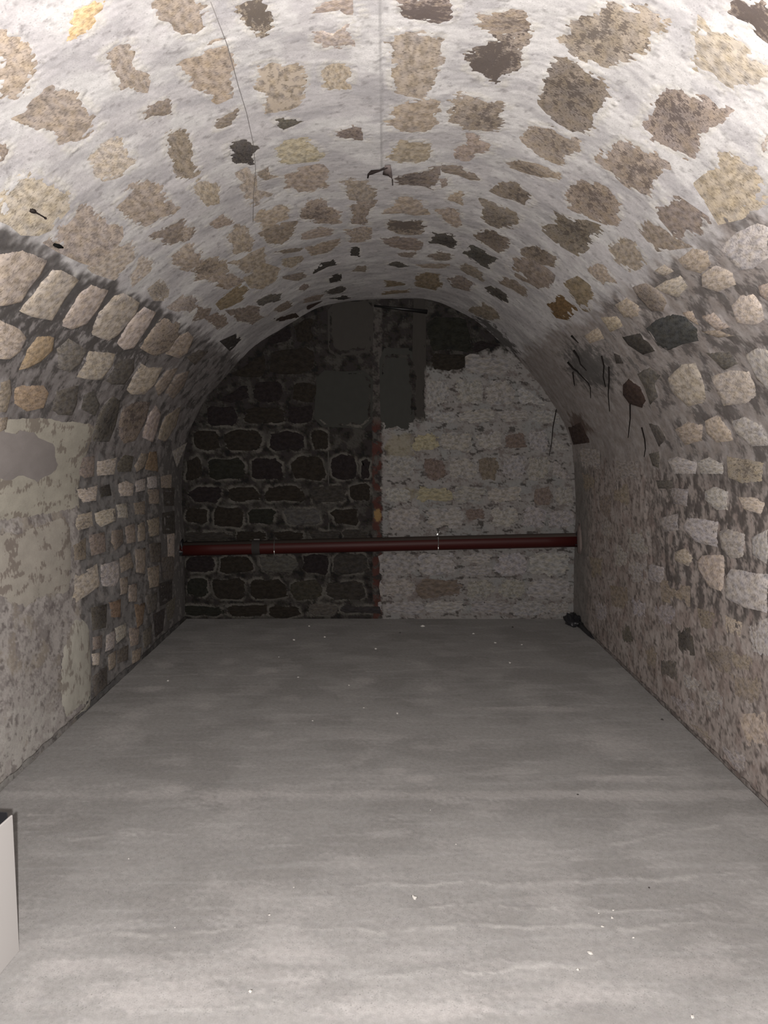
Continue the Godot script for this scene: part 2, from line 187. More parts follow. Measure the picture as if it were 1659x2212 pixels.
	["ts", 387.1, 209.5, 388.0, 204.6, 387.0, 199.2, 390.3, 195.4, 391.8, 188.2, 395.7, 185.3, 402.4, 182.0, 406.7, 182.0, 407.3, 187.5, 406.0, 192.9, 406.7, 196.4, 404.2, 204.3, 400.7, 210.7, 396.6, 212.0, 393.3, 213.6, 390.3, 210.7],
	["bs", 388.2, 235.2, 388.0, 222.1, 388.0, 219.2, 390.2, 217.6, 397.9, 216.4, 402.8, 217.1, 406.8, 220.3, 407.5, 225.9, 406.2, 233.6, 407.2, 240.7, 407.0, 245.8, 403.9, 247.8, 397.6, 247.7, 394.7, 247.0, 390.4, 243.0],
	["c", 414.1, 180.7, 413.9, 176.1, 416.4, 176.4, 418.3, 175.3, 424.2, 174.4, 428.1, 174.1, 431.0, 175.2, 432.1, 179.6, 430.5, 183.3, 429.5, 188.7, 425.7, 189.1, 423.0, 188.4, 418.8, 190.8, 416.9, 187.7, 416.2, 182.7],
	["ts", 415.1, 212.7, 415.0, 206.8, 418.2, 202.4, 423.1, 199.8, 430.7, 196.9, 431.0, 202.6, 430.7, 209.8, 432.7, 215.1, 433.0, 220.0, 431.1, 223.7, 426.2, 225.5, 421.8, 229.3, 421.9, 226.3, 416.9, 227.7, 415.9, 218.8],
	["gd", 415.6, 166.3, 419.1, 161.7, 421.0, 159.5, 423.8, 160.7, 427.1, 166.7, 426.4, 167.8, 423.7, 168.5, 420.8, 167.7, 419.2, 168.5, 416.6, 168.6],
	["c", 442.6, 195.0, 442.2, 190.9, 446.1, 194.9, 445.0, 197.2],
	["bs", 343.8, 325.6, 352.3, 320.4, 361.4, 315.7, 362.8, 330.1, 362.0, 340.4, 358.0, 336.5, 351.0, 335.5, 346.7, 335.5],
	["b", 362.8, 310.4, 368.9, 311.5, 374.2, 316.1, 380.0, 322.4, 376.5, 324.4, 370.7, 321.4, 365.3, 320.2],
	["b", 364.0, 327.2, 367.4, 325.0, 368.1, 333.1, 365.6, 336.8],
	["t", 369.6, 344.6, 371.5, 339.4, 376.9, 340.1, 375.5, 345.3, 376.1, 356.3, 372.8, 352.9, 369.3, 352.5],
	["t", 346.1, 353.7, 350.9, 349.0, 359.1, 356.5, 361.2, 376.9, 354.9, 379.5, 349.5, 376.1, 340.6, 377.4, 344.2, 367.0],
	["t", 364.6, 372.6, 369.7, 364.1, 377.3, 367.7, 379.1, 391.0, 376.7, 394.8, 372.4, 390.8, 369.0, 382.4],
	["gd", 343.3, 387.1, 349.9, 393.2, 361.5, 392.2, 359.7, 413.6, 354.5, 416.4, 348.1, 414.4, 342.8, 403.2],
	["bs", 384.0, 346.0, 391.0, 344.7, 397.7, 343.3, 402.6, 343.4, 403.2, 360.2, 398.2, 371.0, 391.6, 373.7, 387.7, 365.8, 386.7, 354.7],
	["bs", 387.3, 330.6, 389.7, 318.3, 393.4, 312.3, 398.1, 314.0, 403.8, 319.2, 402.0, 329.9, 395.8, 330.4, 390.6, 332.8],
	["gs", 366.4, 409.8, 374.6, 410.7, 381.1, 422.3, 379.3, 436.0, 371.6, 433.4, 367.3, 432.6],
	["b", 339.9, 425.1, 349.4, 423.4, 360.4, 429.6, 361.3, 449.5, 352.5, 450.7, 342.3, 437.5],
	["b", 350.1, 458.8, 359.0, 455.3, 358.8, 466.5, 350.9, 467.2],
	["b", 367.1, 461.4, 372.7, 448.1, 380.6, 450.6, 380.3, 461.9, 372.9, 470.2],
	["bs", 387.4, 393.3, 390.6, 383.0, 397.1, 378.8, 403.2, 382.1, 404.1, 397.7, 402.2, 408.9, 396.2, 408.6, 389.0, 406.6],
	["gs", 387.6, 442.5, 389.7, 421.9, 397.7, 422.7, 403.5, 420.9, 401.3, 442.0, 404.1, 450.1, 395.6, 451.3],
	["b", 387.0, 474.8, 388.9, 460.2, 395.3, 460.5, 402.5, 469.3, 404.1, 485.3, 394.9, 486.5],
	["b", 383.3, 513.1, 388.7, 498.3, 397.2, 498.5, 401.7, 502.2, 399.5, 522.9, 388.8, 530.7],
	["g", 343.1, 484.6, 349.2, 478.9, 355.6, 490.8, 350.9, 497.5, 343.8, 490.9],
	["t", 360.2, 483.9, 370.7, 477.4, 380.0, 473.9, 377.7, 488.5, 364.7, 492.1],
	["y", 363.3, 541.6, 364.8, 508.6, 372.3, 501.8, 378.0, 511.5, 379.6, 543.3, 377.2, 554.0, 364.3, 549.1],
	["y", 341.8, 535.4, 354.8, 539.4, 355.8, 551.0, 343.4, 555.1],
	["y", 339.4, 571.1, 359.5, 566.9, 359.8, 577.6, 340.2, 584.5],
	["b", 410.3, 423.7, 409.6, 402.2, 416.0, 393.9, 425.9, 388.7, 430.2, 388.4, 433.5, 405.3, 430.4, 422.3, 423.5, 432.8, 413.8, 434.4],
	["bs", 411.8, 390.1, 415.7, 369.7, 421.7, 363.1, 426.8, 362.3, 428.3, 374.3, 421.3, 387.1],
	["b", 410.3, 469.1, 411.1, 447.6, 421.2, 440.1, 426.5, 442.1, 428.3, 456.6, 419.4, 462.3],
	["gs", 408.0, 500.3, 411.7, 482.3, 421.0, 482.3, 423.3, 493.8, 416.7, 500.9],
	["b", 407.7, 579.9, 410.9, 536.3, 418.7, 527.7, 428.3, 537.3, 425.5, 565.2, 413.6, 580.3],
	["y3", 440.6, 432.3, 440.0, 411.2, 442.5, 401.7, 451.0, 404.8, 452.1, 425.1, 448.8, 436.3],
	["y", 438.8, 384.7, 440.7, 365.6, 446.5, 363.1, 451.5, 369.5, 455.6, 384.4, 451.9, 396.8, 444.7, 389.5],
	["t", 439.6, 344.5, 440.3, 332.3, 447.8, 330.3, 450.7, 333.3, 449.1, 344.7, 444.1, 348.3],
	["t", 439.6, 312.0, 439.0, 297.6, 443.2, 291.9, 449.2, 291.7, 451.3, 297.5, 449.7, 314.0, 444.5, 317.0],
	["bs", 457.1, 323.1, 458.4, 310.1, 462.9, 305.4, 469.3, 308.0, 471.7, 314.8, 469.2, 323.9, 462.1, 325.1],
	["t", 459.7, 351.6, 459.7, 335.4, 465.3, 332.8, 468.8, 339.4, 466.8, 353.3],
	["c", 461.9, 306.6, 461.5, 293.5, 462.5, 282.6, 466.9, 283.8, 468.9, 295.5, 465.6, 301.9],
	["t", 456.9, 273.1, 456.2, 258.8, 459.3, 252.6, 463.4, 256.8, 464.7, 265.9, 461.0, 273.2],
	["ct", 465.7, 266.3, 465.1, 254.5, 469.4, 250.1, 472.8, 252.7, 473.1, 264.6, 469.3, 271.6],
	["w", 460.3, 244.6, 458.9, 230.6, 459.7, 220.2, 462.4, 217.9, 469.5, 227.2, 470.5, 236.9, 469.2, 243.6, 464.6, 243.7],
	["c", 479.9, 262.5, 477.7, 253.4, 478.7, 246.8, 482.7, 246.4, 486.8, 247.8, 488.1, 256.0, 485.6, 265.7],
	["c", 455.9, 295.3, 455.8, 284.7, 459.5, 282.5, 459.5, 291.3],
	["b", 476.5, 239.3, 477.0, 235.3, 482.2, 239.4, 479.3, 241.8],
	["kg", 475.7, 339.5, 474.3, 325.8, 474.9, 310.3, 477.6, 303.0, 483.2, 300.3, 487.7, 304.8, 487.4, 319.3, 488.1, 334.7, 484.4, 340.0],
	["k", 475.4, 372.5, 476.8, 351.0, 486.3, 347.7, 486.4, 362.4, 479.8, 372.1],
	["k", 481.6, 399.2, 483.5, 393.5, 487.8, 395.5, 486.7, 405.7],
	["r2", 499.8, 417.9, 497.4, 404.2, 502.7, 395.9, 510.3, 399.1, 514.1, 410.2, 511.1, 427.2, 505.2, 427.4],
	["g", 495.6, 386.5, 494.2, 368.1, 499.1, 361.4, 502.3, 373.8, 509.3, 379.1, 512.7, 394.1, 503.3, 388.5],
	["c", 501.0, 352.6, 496.9, 333.6, 497.4, 320.5, 507.2, 324.1, 514.8, 331.0, 515.7, 350.1, 507.6, 357.6],
	["c", 504.5, 313.6, 503.6, 295.9, 505.5, 284.5, 514.6, 288.0, 517.2, 297.8, 517.2, 315.5, 510.4, 315.4],
	["w", 498.4, 276.3, 496.8, 265.0, 498.3, 259.3, 514.7, 273.2, 508.3, 279.1],
	["b", 485.1, 294.2, 486.1, 282.8, 489.7, 275.5, 489.0, 285.1],
	["t", 479.7, 286.9, 479.9, 277.6, 486.1, 273.8, 486.1, 282.8],
	["t", 475.6, 299.9, 476.2, 292.1, 481.6, 294.6, 478.4, 298.7],
	["t", 460.3, 350.4, 460.5, 335.4, 467.0, 333.5, 468.5, 346.1],
	["t", 461.8, 380.2, 465.1, 363.5, 470.2, 365.2, 470.4, 383.2],
	["t", 466.3, 422.2, 466.3, 400.4, 471.9, 402.5, 471.3, 422.4],
	["g", 494.1, 303.3, 496.1, 288.1, 501.1, 288.2, 502.4, 299.2],
	["ct", 527.5, 376.5, 523.9, 359.0, 526.0, 346.6, 533.2, 353.3, 535.2, 372.0],
	["ct", 524.2, 340.8, 521.9, 327.2, 528.8, 321.3, 533.0, 323.0, 534.0, 338.0, 529.6, 344.0],
	["w", 524.8, 314.3, 523.4, 303.4, 526.7, 292.9, 535.0, 294.5, 535.2, 306.5, 529.7, 315.3],
	["g", 523.9, 411.4, 525.2, 399.1, 532.5, 396.5, 536.7, 410.7],
	["r", 524.0, 592.3, 520.2, 547.1, 535.8, 550.6, 537.7, 595.8],
]
const STONES_WALL_RIGHT := [
	["w", 543.9, 400.7, 542.0, 385.7, 543.8, 367.6, 549.3, 368.8, 550.4, 393.1],
	["w", 543.6, 363.0, 541.4, 349.5, 543.6, 338.5, 547.8, 339.4, 548.8, 359.9],
	["cts", 540.8, 330.1, 541.1, 311.3, 542.2, 300.7, 549.1, 303.6, 550.7, 318.3, 549.0, 330.3],
	["w", 557.4, 356.6, 554.5, 346.1, 555.8, 333.7, 563.2, 334.1, 564.2, 344.6, 561.0, 356.8],
	["c", 557.3, 322.2, 556.3, 308.9, 557.9, 302.0, 561.9, 304.4, 561.6, 317.3],
	["w2", 576.2, 416.5, 571.6, 392.0, 579.1, 389.6, 582.4, 408.1],
	["w", 577.2, 382.1, 572.0, 377.3, 570.2, 344.8, 581.1, 345.7, 582.0, 368.0],
	["w", 574.0, 340.9, 572.0, 331.4, 572.6, 317.4, 581.6, 319.0, 584.1, 329.5, 581.3, 338.9],
	["w", 572.4, 309.2, 567.8, 297.1, 581.1, 296.9, 579.3, 309.1],
	["ct", 591.1, 392.0, 587.3, 379.6, 590.9, 372.5, 595.4, 377.0, 595.0, 391.9],
	["ct", 591.8, 366.7, 588.2, 361.3, 584.7, 338.8, 600.3, 340.2, 601.0, 352.2, 595.3, 365.5],
	["w", 593.3, 334.8, 589.0, 329.3, 585.8, 298.1, 600.3, 299.0, 602.3, 314.8, 602.5, 334.3],
	["ct", 611.2, 331.9, 610.6, 319.4, 615.9, 320.7, 617.0, 331.5],
	["w", 610.5, 309.3, 604.1, 295.9, 615.9, 295.1, 618.1, 305.6],
	["w2", 588.5, 466.7, 587.2, 437.8, 596.9, 437.7, 598.7, 464.7],
	["gs", 631.4, 387.3, 626.7, 372.9, 637.3, 369.9, 641.1, 386.7],
	["b", 654.7, 434.6, 648.2, 419.4, 660.0, 415.8, 662.5, 431.0],
	["g", 653.1, 410.4, 647.7, 388.9, 656.5, 388.4, 661.5, 407.1],
	["bs", 630.8, 356.8, 625.3, 331.0, 634.5, 330.3, 637.1, 341.8, 637.3, 354.2],
	["b", 634.4, 324.8, 628.6, 301.7, 635.0, 299.7, 642.9, 315.4, 640.2, 324.4],
	["ct", 650.7, 316.7, 642.7, 297.6, 653.1, 292.5, 659.1, 311.0],
	["b", 614.8, 362.2, 613.2, 347.4, 618.7, 345.0, 621.0, 357.4],
	["g", 654.2, 480.7, 649.2, 465.8, 653.4, 454.8, 659.4, 472.8],
	["w2", 651.6, 376.1, 646.1, 355.8, 652.2, 357.6, 656.6, 373.4],
	["g", 541.6, 429.8, 540.2, 414.3, 548.5, 417.2, 547.8, 425.9],
	["g", 555.9, 421.3, 554.6, 398.8, 558.6, 399.2, 559.9, 418.7],
	["w2", 590.5, 525.8, 586.8, 503.8, 599.3, 503.7, 600.9, 525.6],
	["w2", 548.0, 492.0, 547.8, 454.8, 556.9, 456.5, 557.5, 489.9],
	["w2", 558.6, 399.2, 558.1, 379.1, 565.7, 379.5, 566.3, 397.0],
	["b", 565.6, 502.9, 562.3, 471.2, 574.0, 471.9, 575.2, 499.3],
	["w2", 609.6, 467.9, 605.1, 440.6, 614.9, 440.0, 618.3, 463.8],
	["w2", 604.0, 434.2, 602.1, 410.4, 610.8, 412.8, 613.7, 433.7],
	["b", 610.3, 410.0, 607.1, 378.9, 614.7, 378.4, 618.9, 406.7],
	["w2", 630.2, 459.6, 625.6, 433.0, 635.0, 435.6, 638.6, 455.6],
	["b", 619.8, 553.9, 613.9, 525.1, 628.3, 524.4, 631.3, 548.3],
	["b", 631.7, 502.1, 626.6, 470.7, 637.2, 470.1, 642.1, 497.4],
	["w2", 649.4, 542.5, 643.6, 510.2, 655.1, 509.7, 659.1, 537.2],
	["w2", 626.1, 420.7, 620.9, 393.1, 629.4, 395.2, 633.8, 417.3],
	["w2", 603.1, 495.3, 601.5, 468.3, 611.4, 471.5, 614.1, 494.8],
	["b", 574.3, 534.6, 572.2, 507.6, 583.5, 508.0, 584.5, 530.3],
	["w2", 542.3, 573.8, 542.8, 533.4, 554.8, 537.3, 554.9, 573.0],
	["b", 560.6, 573.9, 560.3, 543.0, 569.7, 543.9, 571.5, 569.7],
	["b", 625.1, 327.3, 621.8, 310.2, 627.0, 306.5, 631.4, 323.2],
	["w2", 652.2, 357.6, 646.4, 335.3, 653.2, 334.8, 658.2, 348.7],
	["w2", 667.3, 390.4, 660.7, 366.1, 667.3, 363.4, 671.5, 379.9],
	["b", 672.8, 365.4, 668.8, 348.0, 672.6, 341.6],
	["w2", 669.5, 330.0, 665.4, 312.3, 672.0, 306.8, 674.0, 320.5],
]
const STONES_WALL_BACK := [
	["K", -143.5, 134.1, -136.8, 133.5, -130.8, 133.7, -127.8, 136.2, -128.1, 141.5, -128.1, 145.0, -130.8, 148.6, -139.0, 149.1, -144.3, 149.0, -147.7, 147.1, -147.8, 143.0, -147.4, 137.0],
	["K", -119.0, 134.1, -108.2, 133.8, -98.5, 133.7, -95.9, 135.3, -95.4, 139.1, -94.7, 142.8, -95.0, 145.5, -96.0, 146.8, -98.0, 148.8, -102.8, 149.7, -112.0, 150.0, -119.0, 148.6, -123.0, 145.9, -122.6, 140.7, -121.8, 136.4],
	["K", -84.7, 133.0, -75.0, 134.7, -66.5, 133.5, -62.4, 136.3, -62.4, 140.9, -62.8, 145.0, -67.4, 147.5, -75.5, 149.1, -84.3, 147.0, -88.0, 146.8, -88.6, 141.3, -89.1, 136.7],
	["K", -53.6, 134.5, -49.7, 134.8, -45.4, 134.8, -43.4, 136.4, -43.8, 141.7, -43.5, 146.5, -45.7, 148.0, -49.4, 149.8, -53.7, 149.2, -56.4, 147.6, -56.7, 142.4, -54.9, 137.8],
	["K", -154.6, 111.0, -149.6, 110.6, -145.5, 112.2, -142.6, 115.8, -142.8, 121.6, -143.5, 126.8, -145.7, 129.7, -147.9, 128.1, -152.6, 126.1, -154.2, 126.1, -153.9, 118.7, -155.6, 113.7],
	["K", -131.1, 110.7, -122.6, 112.0, -113.9, 111.0, -109.2, 112.2, -109.2, 114.6, -107.8, 115.0, -109.2, 118.6, -108.6, 122.7, -110.6, 126.4, -113.6, 128.4, -122.8, 126.5, -131.5, 127.3, -136.7, 125.5, -136.1, 118.5, -135.9, 113.2],
	["K", -100.6, 111.7, -90.4, 111.3, -83.4, 111.4, -79.1, 113.5, -79.7, 121.4, -79.8, 123.4, -84.6, 128.2, -92.6, 127.7, -100.2, 127.6, -103.0, 125.7, -103.1, 120.0, -103.2, 113.5],
	["K", -69.4, 111.4, -63.4, 112.2, -56.0, 110.9, -50.3, 110.2, -48.3, 112.3, -46.5, 112.2, -45.8, 116.0, -46.7, 120.2, -48.6, 125.7, -51.5, 128.7, -56.7, 129.4, -62.3, 130.2, -66.4, 129.7, -70.0, 126.9, -71.9, 125.5, -73.1, 122.8, -72.6, 118.0, -71.4, 115.3],
	["K", -36.3, 111.6, -30.5, 110.8, -24.2, 111.9, -22.1, 114.1, -21.4, 121.9, -22.9, 127.2, -24.5, 130.3, -33.2, 131.0, -38.5, 128.8, -41.0, 127.2, -41.8, 120.3, -40.3, 113.9],
	["K", -17.9, 112.9, -13.7, 112.4, -12.3, 112.1, -11.2, 114.9, -12.1, 119.1, -10.5, 125.5, -12.6, 127.7, -14.9, 127.6, -17.9, 125.4, -17.0, 125.4, -17.6, 121.2, -18.0, 114.9],
	["K", -146.2, 93.3, -138.5, 93.8, -132.1, 92.1, -129.1, 96.0, -126.8, 98.4, -126.8, 103.2, -129.6, 105.6, -135.9, 105.3, -142.7, 105.8, -146.4, 104.9, -149.0, 103.1, -152.5, 101.1, -153.1, 98.3, -151.6, 97.5, -148.7, 94.6],
	["K", -117.3, 93.7, -109.9, 93.5, -103.1, 95.5, -98.3, 94.9, -98.2, 98.9, -100.3, 102.8, -102.9, 104.9, -112.9, 105.0, -119.4, 104.7, -122.7, 103.0, -123.2, 97.5, -120.3, 94.4],
	["K", -89.7, 93.5, -78.9, 95.0, -67.3, 93.9, -64.1, 96.2, -64.8, 99.0, -66.3, 104.0, -69.3, 105.9, -74.8, 106.3, -81.9, 106.4, -87.4, 104.7, -90.6, 105.2, -91.4, 103.6, -94.0, 101.6, -94.3, 98.6, -94.1, 95.4],
	["K2", -51.3, 92.6, -43.3, 93.4, -33.1, 93.9, -30.6, 95.4, -31.1, 98.8, -30.3, 101.6, -35.6, 106.7, -44.3, 105.9, -54.7, 105.3, -57.9, 102.6, -57.1, 98.3, -56.3, 93.4],
	["K", -23.4, 94.4, -19.0, 94.4, -13.0, 94.4, -11.2, 95.3, -10.9, 99.9, -11.1, 105.7, -14.1, 108.1, -18.7, 107.6, -24.9, 106.2, -26.9, 105.0, -26.7, 101.3, -26.2, 96.1],
	["K", -153.9, 77.6, -147.8, 76.9, -143.2, 75.7, -139.2, 77.8, -139.8, 83.3, -139.1, 86.5, -141.8, 88.0, -146.6, 88.0, -153.3, 88.7, -155.7, 86.4, -157.2, 82.8, -156.3, 79.7],
	["K", -129.6, 73.9, -120.6, 74.1, -113.6, 73.1, -110.2, 75.7, -111.2, 81.4, -111.0, 85.0, -115.1, 89.0, -122.2, 88.6, -131.2, 90.0, -133.6, 84.9, -134.0, 80.3, -133.6, 75.4],
	["K", -103.4, 76.7, -95.7, 76.3, -88.8, 75.4, -86.2, 78.1, -86.4, 81.9, -84.6, 86.1, -88.3, 88.1, -94.8, 87.9, -103.8, 87.5, -106.8, 84.5, -106.1, 81.4, -105.8, 77.2],
	["K3", -72.4, 75.4, -62.6, 75.7, -52.9, 76.0, -49.8, 78.0, -50.7, 82.2, -50.8, 85.8, -54.9, 88.4, -65.9, 88.3, -75.0, 89.3, -79.1, 85.8, -78.2, 82.0, -76.1, 76.3],
	["K", -37.6, 76.0, -30.3, 76.2, -22.3, 74.6, -20.0, 78.2, -21.6, 82.4, -20.7, 87.5, -23.2, 88.3, -32.0, 87.2, -37.5, 87.8, -42.3, 84.8, -40.2, 81.9, -39.5, 78.5],
	["K2", -148.2, 61.8, -137.0, 62.2, -127.3, 62.1, -120.8, 64.4, -121.6, 66.3, -120.6, 68.0, -126.2, 69.5, -139.8, 69.7, -149.9, 69.3, -155.1, 68.0, -154.3, 66.1, -154.9, 63.1],
	["K", -113.7, 61.9, -106.0, 63.0, -97.5, 63.1, -94.1, 64.0, -94.8, 65.7, -95.1, 68.6, -98.1, 70.4, -105.2, 69.7, -111.7, 70.4, -115.3, 69.8, -116.2, 67.4, -116.4, 63.1],
	["K", -81.3, 63.3, -73.3, 61.4, -65.8, 63.2, -63.7, 64.4, -63.1, 65.7, -64.1, 69.1, -66.5, 68.9, -74.2, 70.5, -82.7, 69.9, -86.8, 69.5, -85.6, 66.2, -84.3, 64.3],
	["K2", -54.7, 62.8, -47.2, 61.7, -39.6, 62.0, -36.8, 63.1, -35.5, 66.8, -35.2, 69.6, -40.1, 70.6, -48.2, 70.0, -52.8, 72.0, -59.6, 69.3, -57.7, 67.4, -57.2, 63.7],
	["K2", -29.1, 62.9, -24.4, 62.8, -17.0, 62.8, -12.1, 65.2, -11.8, 66.4, -12.9, 69.7, -16.5, 69.7, -21.6, 71.7, -29.8, 71.4, -32.9, 69.2, -31.8, 67.0, -32.2, 62.9],
	["K", -152.4, 38.0, -146.8, 38.0, -139.6, 37.3, -135.0, 39.1, -133.3, 43.4, -134.2, 48.8, -137.4, 50.6, -146.7, 50.8, -153.5, 48.9, -156.4, 46.4, -156.6, 44.2, -156.5, 40.1],
	["K", -124.8, 36.3, -116.7, 37.3, -107.5, 38.3, -103.6, 39.6, -104.0, 45.0, -106.3, 48.3, -109.1, 50.0, -117.6, 50.5, -124.0, 50.9, -129.1, 48.4, -129.3, 43.6, -130.0, 38.5],
	["K3", -92.5, 37.8, -82.0, 38.1, -74.1, 37.6, -70.2, 41.4, -70.0, 45.6, -71.2, 48.0, -75.7, 51.1, -84.0, 50.5, -94.7, 50.7, -99.8, 50.8, -98.6, 44.8, -95.6, 38.9],
	["K", -60.6, 37.4, -53.5, 37.1, -46.8, 35.4, -44.8, 37.5, -43.8, 43.8, -44.7, 50.7, -48.6, 52.0, -55.3, 52.3, -61.0, 51.0, -63.9, 50.7, -63.3, 44.2, -64.8, 40.5],
	["K2", -35.4, 36.0, -26.8, 36.2, -17.6, 37.3, -12.5, 40.1, -12.1, 44.5, -13.3, 49.4, -16.7, 53.1, -25.6, 52.0, -34.9, 52.7, -39.6, 48.9, -39.5, 42.3, -40.5, 39.0],
	["K", -152.6, 19.6, -147.8, 17.5, -142.9, 18.1, -139.3, 21.4, -140.5, 25.0, -140.3, 31.1, -143.7, 33.4, -149.6, 32.6, -153.3, 31.9, -155.6, 29.4, -156.6, 24.0, -155.9, 20.6],
	["K", -129.9, 16.1, -121.9, 16.1, -113.0, 15.7, -110.9, 18.8, -110.5, 23.8, -110.4, 29.6, -115.3, 33.3, -124.2, 31.7, -134.6, 31.9, -136.3, 29.3, -135.7, 24.4, -133.4, 18.4],
	["K", -102.2, 15.8, -91.9, 16.1, -82.4, 17.1, -78.2, 18.7, -77.3, 22.8, -79.1, 27.5, -83.7, 32.1, -92.7, 31.5, -102.5, 32.3, -106.4, 29.4, -106.6, 24.3, -105.8, 19.8],
	["K2", -68.7, 14.9, -61.4, 15.3, -52.9, 15.6, -49.7, 18.3, -48.8, 24.9, -51.6, 29.3, -54.6, 31.6, -62.5, 30.8, -70.3, 29.7, -73.5, 27.7, -74.0, 22.7, -71.8, 17.6],
	["K2", -40.0, 15.2, -31.4, 15.7, -19.2, 15.5, -14.0, 18.8, -16.1, 23.3, -17.3, 29.0, -22.9, 30.7, -32.6, 29.6, -42.0, 29.7, -45.8, 27.3, -46.4, 23.1, -45.5, 18.8],
	["K", -150.3, 2.3, -143.2, 3.5, -133.9, 1.7, -129.9, 4.0, -128.7, 7.0, -128.4, 10.7, -134.0, 9.3, -142.8, 10.4, -151.6, 10.7, -157.6, 10.2, -158.8, 6.7, -157.9, 3.8],
	["K", -120.9, 2.5, -110.9, 1.9, -100.5, 2.7, -96.2, 4.5, -96.4, 6.7, -96.4, 10.7, -101.6, 11.2, -111.7, 10.7, -120.7, 11.4, -126.6, 9.2, -125.7, 7.1, -125.4, 5.2],
	["K", -85.4, 0.2, -77.5, 0.5, -70.9, 2.3, -66.0, 4.0, -67.7, 6.2, -67.5, 8.3, -71.0, 10.2, -79.3, 9.9, -87.5, 11.4, -91.6, 8.8, -90.7, 5.5, -92.3, 3.5],
	["K3", -58.2, 3.2, -50.8, 3.3, -41.3, 3.2, -40.0, 4.8, -38.4, 7.9, -37.1, 10.2, -42.1, 11.4, -48.4, 11.8, -57.4, 12.9, -61.6, 10.4, -61.6, 7.3, -60.6, 4.6],
	["K2", -29.9, 4.7, -20.3, 5.3, -10.5, 4.5, -5.8, 4.7, -5.5, 7.9, -5.5, 9.3, -10.1, 10.2, -20.7, 9.7, -30.6, 11.4, -34.9, 9.1, -35.2, 6.1, -34.7, 6.1],
	["K", -133.2, 152.9, -123.7, 153.3, -117.6, 152.5, -113.7, 156.3, -113.8, 161.1, -115.6, 165.9, -117.4, 168.0, -125.0, 167.1, -133.4, 168.1, -136.7, 166.3, -136.4, 161.1, -136.6, 155.3],
	["K", -103.6, 154.7, -92.4, 155.0, -82.4, 154.9, -77.6, 156.7, -77.5, 159.6, -77.3, 164.7, -82.6, 167.2, -93.0, 167.2, -102.0, 166.7, -107.2, 165.3, -107.5, 161.6, -108.5, 156.5],
	["K", -69.3, 154.6, -65.0, 154.8, -59.3, 155.6, -56.7, 157.7, -55.4, 161.2, -55.3, 164.7, -56.4, 168.6, -64.0, 167.4, -71.4, 167.9, -74.3, 167.0, -74.1, 163.0, -74.5, 156.4],
	["K", -127.1, 172.4, -118.5, 170.7, -110.3, 172.9, -104.8, 174.6, -104.9, 177.9, -106.0, 183.8, -109.9, 183.9, -118.7, 177.9, -127.4, 173.6],
	["K", -97.1, 171.4, -89.3, 170.5, -82.5, 172.0, -80.7, 173.7, -78.8, 177.8, -79.7, 184.7, -82.6, 186.9, -91.6, 186.8, -98.5, 186.2, -100.9, 181.9, -101.9, 179.8, -100.6, 173.3],
	["K", -67.8, 172.1, -61.8, 171.6, -55.1, 171.3, -54.7, 174.4, -52.9, 177.7, -52.9, 183.5, -56.8, 185.1, -62.6, 186.2, -68.9, 185.5, -70.3, 182.9, -70.2, 178.6, -71.6, 173.7],
	["K", -116.4, 191.6, -106.1, 190.4, -96.6, 190.1, -92.8, 192.9, -91.5, 199.1, -92.6, 207.4, -97.8, 206.8, -106.6, 199.3, -117.7, 193.5],
	["K", -81.7, 192.6, -71.1, 192.2, -60.7, 193.2, -55.2, 195.7, -52.8, 202.5, -54.1, 210.4, -59.3, 213.2, -71.6, 211.6, -82.3, 210.1, -86.7, 208.9, -86.7, 202.8, -88.4, 195.1],
	["K", -86.9, 215.0, -79.9, 216.8, -74.6, 217.9, -72.6, 219.3, -71.6, 221.4, -72.1, 226.7, -75.5, 227.3, -82.0, 224.0, -87.5, 221.0, -89.2, 219.0, -89.2, 217.2, -89.6, 215.5],
	["K", -66.2, 216.9, -61.6, 217.0, -57.2, 216.6, -54.1, 221.5, -56.5, 226.5, -54.0, 233.4, -57.1, 234.9, -61.2, 234.0, -66.4, 230.1, -69.1, 228.6, -67.6, 224.5, -67.5, 220.2],
	["M", -46.2, 154.5, -31.7, 153.9, -17.5, 152.6, -11.3, 158.5, -11.3, 172.8, -10.8, 187.3, -17.2, 193.2, -30.0, 192.4, -44.5, 193.3, -49.8, 188.2, -51.0, 173.8, -52.0, 160.0],
	["M", -36.7, 208.8, -25.9, 209.9, -15.2, 211.6, -10.9, 217.0, -10.6, 228.8, -10.4, 240.4, -14.9, 245.0, -25.6, 244.8, -36.1, 244.1, -40.8, 239.1, -40.8, 226.1, -40.7, 212.9],
	["M", 2.4, 155.1, 10.4, 155.1, 18.8, 154.8, 21.6, 162.5, 21.9, 181.0, 21.6, 200.1, 18.8, 207.1, 10.3, 207.0, 1.9, 207.0, -1.2, 199.5, -0.9, 181.1, -0.4, 162.0],
	["M", 24.9, 155.6, 27.7, 156.5, 29.9, 156.9, 31.1, 168.3, 31.1, 197.1, 30.9, 226.2, 29.4, 237.6, 27.3, 237.8, 23.9, 237.6, 23.6, 226.4, 23.1, 196.8, 23.8, 167.3],
	["K", 38.4, 210.4, 50.4, 211.5, 62.3, 209.6, 66.1, 211.4, 67.0, 213.4, 66.1, 217.8, 66.1, 222.2, 64.0, 228.6, 63.4, 233.6, 58.4, 235.8, 46.4, 235.8, 38.5, 236.2, 32.6, 232.1, 33.0, 223.7, 36.0, 214.6],
	["K", 40.8, 195.5, 49.6, 194.9, 57.6, 196.1, 61.8, 198.1, 61.8, 201.8, 61.4, 207.2, 56.3, 207.5, 47.1, 207.7, 39.4, 208.5, 35.6, 205.3, 35.8, 202.0, 37.2, 197.3],
